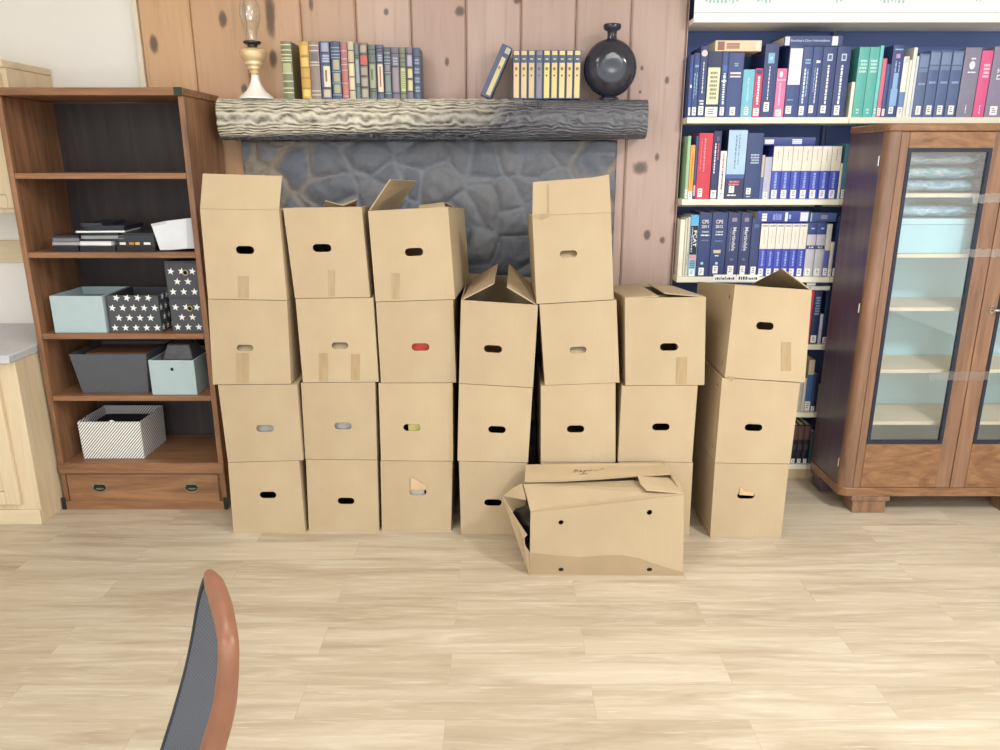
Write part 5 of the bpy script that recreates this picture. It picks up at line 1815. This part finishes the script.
zl = Zat(222.3, YS)
lying(zl + 0.0004, 756.8, 809, 211, 222.0, (58, 72, 150), 'blue book with white lettering lying on the six white and blue volumes', (('H', 0.15, 0.9, 0.09, 0.24, WH, 1), ('V', 0.2, 0.8, 0.3, 0.46, (130, 146, 214)), ('R', 0.1, 0.9, 0.53, 0.58, WH), ('R', 0.3, 0.7, 0.60, 0.64, LB), ('R', 0.1, 0.9, 0.82, 0.97, (220, 226, 236))), G3)
lying(zl + 0.003, 810, 836, 212.4, 221.3, (66, 86, 136), 'slate blue book lying on the grey directory volumes', (('H', 0.2, 0.7, 0.4, 0.8, (150, 140, 166), 1), ('R', 0.0, 1.0, 0.0, 0.05, (170, 184, 206))), G3)

# ---- lower shelves seen past the right-hand stack
G4 = 'books on the lower library shelves'
sbook(3, 803, 809, 291, (206, 74, 92), 'red book beside the topmost box of the right stack', (), grp=G4)
sbook(3, 809.2, 817, 290.5, (34, 50, 92), 'dark blue book with pale lines of type under the lying books', (('S', 0.02, 0.16, 0.1, 0.8), ('H', 0.2, 0.8, 0.55, 0.9, (140, 156, 190), 7)), grp=G4)
sbook(3, 817.3, 820.6, 314, (178, 182, 198), 'short pale grey book between two dark blue books low on the shelving', (), grp=G4)
sbook(3, 820.9, 827.5, 292, (30, 44, 84), 'dark blue book in the shade beside the cabinet below the lying books', (('S', 0.01, 0.13, 0.15, 0.85),), grp=G4)
lying(Zat(290.2, YS), 800, 829.5, 286, 290.0, (220, 216, 208), 'white paperback lying flat, lower of two beside the cabinet', (('H', 0.2, 0.8, 0.1, 0.5, (40, 50, 70), 1),), G4)
lying(Zat(285.9, YS), 800.5, 830, 282, 285.7, (40, 52, 84), 'dark paperback lying flat, upper of two beside the cabinet', (('R', 0.1, 0.9, 0.2, 0.5, (226, 226, 230)),), G4)
sbook(4, 795.5, 800.6, 373, (196, 186, 170), 'buff book on the fifth shelf nearest the stacked boxes', (), grp=G4)
sbook(4, 800.8, 803.6, 378, (220, 214, 204), 'thin white book on the fifth shelf beside the buff book', (), grp=G4)
sbook(4, 803.8, 809.6, 360, (206, 190, 156), 'cream and blue book on the fifth shelf', (('R', 0.0, 1.0, 0.2, 0.72, (62, 104, 156)), ('S', 0.02, 0.2, 0.1, 0.9)), grp=G4)
sbook(4, 809.8, 815.5, 374, (34, 46, 84), 'dark navy book on the fifth shelf beside the cabinet', (('S', 0.02, 0.14, 0.1, 0.7),), grp=G4)
sbook(4, 815.8, 818.6, 385, (150, 144, 130), 'thin grey buff book on the fifth shelf against the cabinet', (), grp=G4)
for i in range(3):
    a_ = 789.5 + i * 6.0
    sbook(5, a_, a_ + 5.9, 425, (30, 28, 38), 'black and brown volume on the lowest library shelf, %s of three' % ('left', 'middle', 'right')[i], (('R', 0.0, 1.0, 0.62, 0.98, (98, 70, 66)), ('R', 0.2, 0.8, 0.36, 0.5, (74, 60, 62)), ('S', 0.01, 0.12, 0.2, 0.8)), grp=G4)
sbook(5, 807.8, 812.5, 432, (64, 96, 108), 'blue green book on the lowest library shelf beside the cabinet', (), grp=G4)

# ------------------------------------------------------------------ things on the mantel
YM = 3.425
MG = 'antique books on the mantel'


def mbook(x0, x1, ytop, rgb, label, deco, bulge=0.006, lean=0.0, loc=None, w=None, h=None):
    X0, X1 = Xat(x0, YM, ZM), Xat(x1, YM, ZM) - 0.001
    hh_ = h or (Zat(ytop, YM) - ZM)
    return make_book(label, X1 - X0, hh_, 0.135, rgb, (X0, YM + bulge, ZM + ((X1 - X0) * sin(lean) if lean > 0 else 0)), (0, lean, 0), MG, deco, bulge, name='antique_book', rough=0.4, rs=int(x0))


def bands(vs, tk=0.016):
    return [(v, tk) for v in vs]


GOLD = (206, 186, 128)
ML = 'in the left mantel row'
rows = [
    (284, 294.5, 41, (120, 122, 92), 'olive and cream antique book standing apart at the lamp end of the mantel row', [('B', bands((0.1, 0.18, 0.3, 0.44, 0.66, 0.7, 0.76, 0.84, 0.93)), (216, 214, 178)), ('R', 0.1, 0.9, 0.46, 0.62, (176, 176, 134))]),
    (302.5, 311.6, 41.5, (196, 156, 74), 'golden yellow antique book ' + ML + ' after the gap', [('B', bands((0.18, 0.36, 0.54, 0.74)), (150, 112, 50)), ('R', 0.15, 0.85, 0.57, 0.72, (222, 190, 108)), ('R', 0.15, 0.85, 0.04, 0.16, (222, 196, 112)), ('R', 0.15, 0.85, 0.78, 0.93, (220, 180, 96))]),
    (311.9, 321.6, 41, (142, 126, 116), 'greyish tan antique book ' + ML + ' beside the golden one', [('B', bands((0.06, 0.13, 0.58, 0.63, 0.83, 0.92)), (214, 200, 182)), ('R', 0.15, 0.85, 0.66, 0.8, (112, 108, 118))]),
    (322.4, 332, 41, (92, 102, 136), 'blue antique book with a tall cream panel ' + ML, [('B', bands((0.18, 0.60, 0.79)), (46, 50, 68)), ('R', 0.3, 0.95, 0.21, 0.57, (226, 212, 180)), ('R', 0.45, 0.65, 0.3, 0.5, (120, 96, 90)), ('H', 0.2, 0.9, 0.64, 0.78, (186, 190, 206), 3), ('R', 0.2, 0.9, 0.82, 0.97, (160, 162, 176)), ('R', 0.2, 0.9, 0.03, 0.16, (196, 186, 156))]),
    (333, 342.2, 41, (74, 86, 112), 'dark blue antique book with three olive squares ' + ML, [('B', bands((0.06, 0.27, 0.47, 0.71, 0.76, 0.82, 0.88)), (150, 160, 180)), ('R', 0.2, 0.88, 0.10, 0.25, (168, 166, 136)), ('R', 0.2, 0.88, 0.30, 0.45, (168, 166, 136)), ('R', 0.2, 0.88, 0.51, 0.68, (172, 170, 140))]),
    (342.8, 349.4, 42, (168, 112, 116), 'rose red antique book ' + ML, [('B', bands((0.04, 0.27, 0.5, 0.6, 0.7, 0.84)), (206, 172, 166)), ('R', 0.2, 0.85, 0.08, 0.25, (192, 120, 110)), ('R', 0.2, 0.85, 0.32, 0.48, (186, 116, 112))]),
    (349.8, 356, 41.5, (196, 184, 152), 'cream antique book with dark bands ' + ML, [('B', bands((0.14, 0.38, 0.63, 0.84)), (84, 76, 66)), ('R', 0.2, 0.85, 0.40, 0.61, (226, 216, 172)), ('R', 0.2, 0.85, 0.17, 0.36, (222, 204, 172))]),
    (356.4, 361, 43.5, (112, 126, 128), 'narrow grey green antique book ' + ML + ', left of the red labelled one', [('B', bands((0.22, 0.26, 0.74, 0.78)), (60, 70, 72)), ('R', 0.2, 0.9, 0.29, 0.71, (156, 162, 176))]),
    (361.4, 369.2, 42.5, (122, 116, 108), 'antique book with a small red label ' + ML, [('B', bands((0.2, 0.4, 0.59, 0.79)), (56, 54, 60)), ('R', 0.12, 0.9, 0.615, 0.76, (210, 92, 82)), ('R', 0.15, 0.88, 0.43, 0.56, (168, 156, 140)), ('R', 0.15, 0.88, 0.23, 0.37, (172, 160, 148)), ('R', 0.15, 0.88, 0.03, 0.17, (176, 166, 150)), ('R', 0.15, 0.88, 0.83, 0.95, (180, 160, 144))]),
    (370, 377.2, 44.5, (104, 116, 108), 'sage green antique book ' + ML + ', right of the red labelled one', [('B', bands((0.13, 0.18, 0.66, 0.82, 0.9)), (54, 64, 64)), ('R', 0.15, 0.88, 0.2, 0.64, (160, 164, 136)), ('R', 0.3, 0.6, 0.35, 0.55, (96, 116, 98))]),
    (377.8, 384.6, 44.5, (98, 102, 122), 'slate antique book with a tall cream and brown panel ' + ML, [('B', bands((0.1, 0.67, 0.86, 0.92)), (48, 52, 66)), ('R', 0.15, 0.9, 0.13, 0.64, (228, 206, 182)), ('R', 0.42, 0.64, 0.22, 0.6, (140, 104, 92)), ('H', 0.2, 0.85, 0.7, 0.83, (180, 184, 196), 3)]),
    (385.2, 392, 47, (84, 100, 108), 'blue grey antique book ' + ML + ', fifth from its right end', [('B', bands((0.1, 0.5, 0.68, 0.74, 0.8, 0.88)), (160, 168, 170)), ('R', 0.15, 0.88, 0.54, 0.66, (140, 130, 136)), ('R', 0.15, 0.88, 0.14, 0.46, (130, 142, 134))]),
    (392.4, 400.2, 47, (112, 106, 124), 'mauve antique book with a plain lower spine ' + ML, [('B', bands((0.1, 0.62, 0.87)), (56, 54, 66)), ('R', 0.15, 0.88, 0.14, 0.6, (152, 138, 144)), ('H', 0.2, 0.85, 0.66, 0.82, (176, 172, 186), 3)]),
    (400.6, 406.8, 47, (122, 130, 108), 'pale green antique book with many bands ' + ML, [('B', bands((0.1, 0.62, 0.70, 0.78, 0.87)), (70, 76, 64)), ('R', 0.2, 0.9, 0.15, 0.59, (196, 204, 140)), ('H', 0.25, 0.85, 0.2, 0.55, (140, 150, 110), 8)]),
    (407.2, 413.8, 47, (126, 112, 128), 'plum and yellow antique book second from the right end of the left mantel row', [('B', bands((0.13, 0.38, 0.60, 0.87)), (60, 54, 68)), ('R', 0.25, 0.9, 0.41, 0.58, (214, 204, 136)), ('R', 0.25, 0.9, 0.16, 0.36, (210, 200, 140)), ('R', 0.2, 0.88, 0.64, 0.84, (170, 166, 182))]),
    (414.2, 421, 47.5, (78, 94, 120), 'steel blue antique book at the right end of the left mantel row', [('B', bands((0.1, 0.28, 0.46, 0.64, 0.82)), (50, 58, 76)), ('H', 0.15, 0.9, 0.68, 0.8, (150, 162, 180), 2), ('H', 0.15, 0.9, 0.5, 0.62, (150, 162, 180), 2), ('H', 0.15, 0.9, 0.32, 0.44, (150, 162, 180), 2), ('H', 0.15, 0.9, 0.14, 0.26, (160, 168, 176), 2)]),
]
for r in rows:
    mbook(*r)
NB = (72, 84, 112)
ORD9 = ['first', 'second', 'third', 'fourth', 'fifth', 'sixth', 'seventh', 'eighth', 'ninth']
for i in range(9):
    a_ = 512.6 + i * 7.55
    grey = i == 3
    cr = (136, 130, 142) if grey else ((222, 190, 140), (214, 188, 140), (208, 184, 138), 0, (222, 208, 132), (222, 200, 136), (226, 206, 142), (224, 200, 142), (226, 204, 144))[i]
    mbook(a_, a_ + 7.4, 50, NB, 'blue and cream matching volume, %s of the nine beside the round flask' % ORD9[i] if not grey else 'faded grey volume, fourth of the nine matching ones on the mantel',
          [('R', 0.14, 0.86, 0.9, 0.985, cr), ('R', 0.14, 0.86, 0.02, 0.74, cr), ('O', 0.48, 0.62, 0.2, 0.035, (150, 110, 84) if not grey else (100, 96, 116)), ('O', 0.48, 0.48, 0.12, 0.02, (110, 84, 70) if not grey else (90, 86, 106)), ('R', 0.3, 0.7, 0.805, 0.83, (206, 196, 170))], bulge=0.004)
# the leaning volume
lw, lh = 0.046, 0.222
lean = radians(25)
XR_ = Xat(512.6, YM, ZM)
xtop = lw * cos(lean) + lh * sin(lean)
make_book('blue and cream volume leaning against the nine matching ones on the mantel', lw, lh, 0.135, NB, (XR_ - xtop - 0.002, YM + 0.004, ZM + lw * sin(lean) + 0.0005), (0, lean, 0), MG,
          [('R', 0.5, 0.95, 0.86, 0.97, (180, 178, 160)), ('R', 0.45, 0.85, 0.04, 0.78, (206, 190, 140)), ('O', 0.62, 0.58, 0.12, 0.03, (150, 120, 90))], 0.004, name='antique_book', rs=9)

# oil lamp at the left of the mantel
lx, ly = Xat(256.5, 3.45, ZM), 3.455
sc = depth(3.45, ZM + 0.1) / F


def lz(py):
    return Zat(py, 3.455)


t = thing('oil_lamp', 'brass oil lamp with a white flared foot and a clear glass chimney on the mantel', 'lamp', (lx, ly, ZM))
b = MB()
b.lathe([(17 * sc, ZM), (17.2 * sc, ZM + 0.006), (14 * sc, lz(95)), (9.5 * sc, lz(91)), (6.4 * sc, lz(86)), (4.4 * sc, lz(81)), (3.6 * sc, lz(77)), (3.9 * sc, lz(75.2))], 32, lx, ly)
obj('foot', b, plain((244, 240, 232), 0.25, 0.02), t, label='white glazed flared foot')
b = MB()
b.lathe([(3.0 * sc, lz(75)), (5.0 * sc, lz(73)), (4.2 * sc, lz(71)), (6.5 * sc, lz(69)), (6.8 * sc, lz(67)), (9 * sc, lz(64.5)), (9.2 * sc, lz(62)), (11.3 * sc, lz(60)), (12.6 * sc, lz(56)), (13.2 * sc, lz(52.5)), (11.8 * sc, lz(50)), (8 * sc, lz(48.4)), (4 * sc, lz(47.6))], 32, lx, ly)
obj('font', b, plain((234, 206, 160), 0.22, 0.06, 20, 0.35), t, label='brass oil font')
b = MB()
b.lathe([(4.5 * sc, lz(47.4)), (5 * sc, lz(45)), (8.5 * sc, lz(43.4)), (8.7 * sc, lz(41.6)), (5 * sc, lz(41)), (3 * sc, lz(40.4))], 28, lx, ly)
obj('burner', b, plain((70, 66, 60), 0.35, 0.1, 30, 0.8), t)
b = MB()
pr = [(5.2, 40.2), (5.6, 36), (6.4, 30), (9.2, 22), (10.4, 14), (9.6, 6), (7.2, -2), (5.6, -10), (5.0, -24)]
outer = [(r * sc, lz(y)) for r, y in pr]
inner = [((r - 0.5) * sc, lz(y)) for r, y in reversed(pr)]
ring_ = outer + inner
n_ = 32
vs, fs = [], []
for r, z in ring_:
    for k in range(n_):
        vs.append((lx + r * cos(2 * pi * k / n_), ly + r * sin(2 * pi * k / n_), z))
R_ = len(ring_)
for i in range(R_):
    j = (i + 1) % R_
    for k in range(n_):
        k2 = (k + 1) % n_
        fs.append((i * n_ + k, i * n_ + k2, j * n_ + k2, j * n_ + k))
b.add(vs, fs)
obj('glass_chimney', b, mat_glass('lamp_glass', (0.97, 0.97, 0.96, 1), 0.04), t, smooth=60)

# round flask
vx, vy = Xat(610, 3.47, ZM + 0.1), 3.475
sc = depth(3.475, ZM + 0.12) / F


def vz(py):
    return Zat(py, 3.475)


t = thing('round_flask', 'dark glossy round flattened flask vase with a short neck on the mantel', 'vase', (vx, vy, ZM))
b = MB()
zc_ = (vz(97.3) + vz(38.5)) / 2
rz = (vz(38.5) - vz(97.3)) / 2
pr = []
vs, fs = [], []
n1, n2 = 40, 48
for i in range(n1 + 1):
    a = -pi / 2 + pi * i / n1
    for k in range(n2):
        ph = 2 * pi * k / n2
        x, y, z = cos(a) * cos(ph), cos(a) * sin(ph), sin(a)
        yy = y * 0.072
        rr = math.hypot(x, z)
        # shallow dished disc with a raised ring on each face
        if abs(y) > 0.2:
            yy *= 1 - 0.14 * math.exp(-((rr) / 0.42) ** 2) + 0.05 * math.exp(-((rr - 0.55) / 0.09) ** 2)
        z_ = zc_ + z * rz
        vs.append((vx + x * 26.5 * sc, vy + yy, max(ZM + 0.0006, z_)))
for i in range(n1):
    for k in range(n2):
        k2 = (k + 1) % n2
        fs.append((i * n2 + k, i * n2 + k2, (i + 1) * n2 + k2, (i + 1) * n2 + k))
b.add(vs, fs)
GLAZE = plain((48, 48, 58), 0.12, 0.15, 8)
obj('body', b, GLAZE, t, smooth=80)
b = MB()
b.lathe([(5.4 * sc, vz(41)), (4.6 * sc, vz(36)), (4.8 * sc, vz(31.5)), (8.2 * sc, vz(29.5)), (9 * sc, vz(26.8)), (8.4 * sc, vz(24.4)), (6 * sc, vz(23.8)), (4 * sc, vz(25))], 28, vx + 0.003, vy)
obj('neck', b, GLAZE, t, smooth=60)
b = MB()
b.lathe([(10 * sc, ZM), (10 * sc, ZM + 0.004), (8 * sc, ZM + 0.010), (6 * sc, ZM + 0.014)], 28, vx, vy, sy=0.7)
obj('foot', b, GLAZE, t)
# ------------------------------------------------------------------ office chair, only its backrest reaches the frame
dY = {'nb': 1.13, 'nt': 1.10, 'ft': 1.36, 'fb': 1.27}
chair = thing('office_chair', 'office chair with dark mesh backrest and a brown leather rim in the foreground', 'chair', (-0.8, 0.93, 0))
near = [(201, 800, 1.14, 13.5), (208.5, 770, 1.13, 13.3), (213, 748, 1.12, 13.0), (220.5, 722, 1.115, 12.4), (225.5, 698, 1.11, 11.6), (228.6, 661, 1.105, 10.2), (228, 640, 1.12, 10.0), (225, 622, 1.16, 10.0), (220.5, 603, 1.22, 10.5), (214.5, 585, 1.29, 9.5), (209, 574, 1.34, 5.0)]
CK = 0.80
path = [P(x, y, Y * CK) for x, y, Y, r in near]
rad = [r * depth(Y * CK, 0.9) / F for x, y, Y, r in near]


def resample(path, rad, n):
    out, ro = [], []
    m = len(path)
    for i in range(n + 1):
        t_ = i / n * (m - 1)
        k = min(m - 2, int(t_))
        f = t_ - k
        p0, p1, p2, p3 = path[max(0, k - 1)], path[k], path[k + 1], path[min(m - 1, k + 2)]
        q = 0.5 * ((2 * p1) + (p2 - p0) * f + (2 * p0 - 5 * p1 + 4 * p2 - p3) * f * f + (3 * p1 - p0 - 3 * p2 + p3) * f ** 3)
        out.append(q)
        ro.append(rad[k] * (1 - f) + rad[k + 1] * f)
    return out, ro


rp, rr = resample(path, rad, 48)
# far side of the rim goes on down behind the mesh
far = [P(x, y, Y * CK) for x, y, Y in ((205, 582, 1.38), (200.5, 600, 1.41), (194, 638, 1.42), (187, 671, 1.41), (175.5, 712, 1.39), (163.5, 750, 1.37), (148, 800, 1.35))]
fp_, fr_ = resample([path[-1]] + far, [rad[-1]] + [0.006] * 7, 36)
b = MB()
b.tube(rp, rr, 16)
b2 = MB()
obj('leather_rim', b, plain((134, 88, 66), 0.42, 0.06, 30), chair, smooth=60, label='brown leather rim of the backrest')
b = MB()
b.tube(fp_[4:], 0.006, 10)
obj('back_frame', b, plain((40, 42, 48), 0.5), chair, smooth=60)
b = MB()
# mesh between the near and the far side
NS, NC = 40, 14
nl, _ = resample(path[:9], rad[:9], NS)
fl_, _ = resample(list(reversed(far)), [0.006] * 7, NS)
vs, fs = [], []
for i in range(NS + 1):
    a_, c_ = nl[i], fl_[i]
    for j in range(NC + 1):
        f = j / NC
        p = a_.lerp(c_, f)
        p = p + Vector((0.022 * sin(pi * f), 0.0, 0))
        vs.append(p)
for i in range(NS):
    for j in range(NC):
        a_ = i * (NC + 1) + j
        fs.append((a_, a_ + 1, a_ + NC + 2, a_ + NC + 1))
n_ = len(vs)
vs += [v + Vector((-0.004, 0, 0.0)) for v in vs]
fs += [tuple(n_ + i for i in reversed(f)) for f in fs]
b.add(vs, fs)
obj('backrest_mesh', b, mat_fabric_mesh((92, 96, 106)), chair, recalc=False, smooth=60)
# seat, stem and base below the frame
b = MB()
sx_, sy_ = -0.80, 0.93
vs = [(sx_ + 0.25 * math.copysign(abs(cos(2 * pi * k / 28)) ** 0.5, cos(2 * pi * k / 28)), sy_ + 0.23 * math.copysign(abs(sin(2 * pi * k / 28)) ** 0.5, sin(2 * pi * k / 28)), 0.36) for k in range(28)]
b.extr(vs, (0, 0, 0.06))
obj('seat', b, plain((44, 46, 52), 0.8), chair, bevel=0.02, seg=3)
b = MB()
m_ = (path[0] + far[-1]) / 2
b.tube([(sx_ + 0.05, sy_, 0.35), (sx_ + 0.24, sy_, 0.34), (m_.x - 0.005, m_.y, m_.z - 0.02), (m_.x + 0.0, m_.y, m_.z + 0.04)], 0.018, 10)
b.tube([path[0], m_, far[-1]], 0.01, 10)
obj('back_support', b, BLACK, chair, smooth=60)
b = MB()
b.tube([(sx_, sy_, 0.09), (sx_, sy_, 0.359)], 0.028, 14)
obj('stem', b, BLACK, chair)
for k in range(5):
    a = 2 * pi * k / 5 + 0.3
    b = MB()
    b.tube([(sx_ + 0.02 * cos(a), sy_ + 0.02 * sin(a), 0.10), (sx_ + 0.26 * cos(a), sy_ + 0.26 * sin(a), 0.066)], [0.022, 0.014], 8)
    lg = obj('leg', b, BLACK, chair)
    b = MB()
    cx_, cy_ = sx_ + 0.26 * cos(a), sy_ + 0.26 * sin(a)
    b.extr([(cx_ + 0.026 * cos(2 * pi * q / 16), cy_ - 0.012, 0.0265 + 0.026 * sin(2 * pi * q / 16)) for q in range(16)], (0, 0.024, 0))
    obj('caster', b, BLACK, lg)

# ------------------------------------------------------------------ lights, sky, camera


def area(name, loc, sx, sy, power, rot=(0, 0, 0), col=(1, 1, 1)):
    l = bpy.data.lights.new(name, 'AREA')
    l.shape = 'RECTANGLE'
    l.size, l.size_y = sx, sy
    l.energy = power
    l.color = col
    o = bpy.data.objects.new(name, l)
    COL.objects.link(o)
    o.location = loc
    o.rotation_euler = rot
    return o


area('ceiling_light', (1.95, 1.05, 2.70), 0.4, 0.4, 70, col=(0.98, 0.99, 1))
area('ceiling_light', (-0.75, 1.75, 2.70), 0.6, 1.2, 18, col=(1, 0.99, 0.97))
area('ceiling_light', (-1.6, -0.6, 2.70), 0.6, 1.2, 32, col=(0.98, 0.99, 1))
area('ceiling_light', (1.2, -0.9, 2.70), 0.6, 1.2, 32, col=(0.98, 0.99, 1))
wd = bpy.data.worlds.new('daylight')
SC.world = wd
wd.use_nodes = True
bg = wd.node_tree.nodes['Background']
bg.inputs[0].default_value = (0.88, 0.94, 1.0, 1)
bg.inputs[1].default_value = 2.3

cam = bpy.data.cameras.new('camera')
cam.sensor_width = 36.0
cam.lens = 27.0
cam.clip_start = 0.05
co = bpy.data.objects.new('camera', cam)
COL.objects.link(co)
co.location = (0, 0, H)
co.rotation_euler = (radians(90) - PIT, 0, 0)
SC.camera = co
SC.view_settings.view_transform = 'Standard'
SC.view_settings.look = 'None'
SC.view_settings.gamma = 1.0
SC.view_settings.exposure = 0.2
SC.view_settings.use_curve_mapping = False
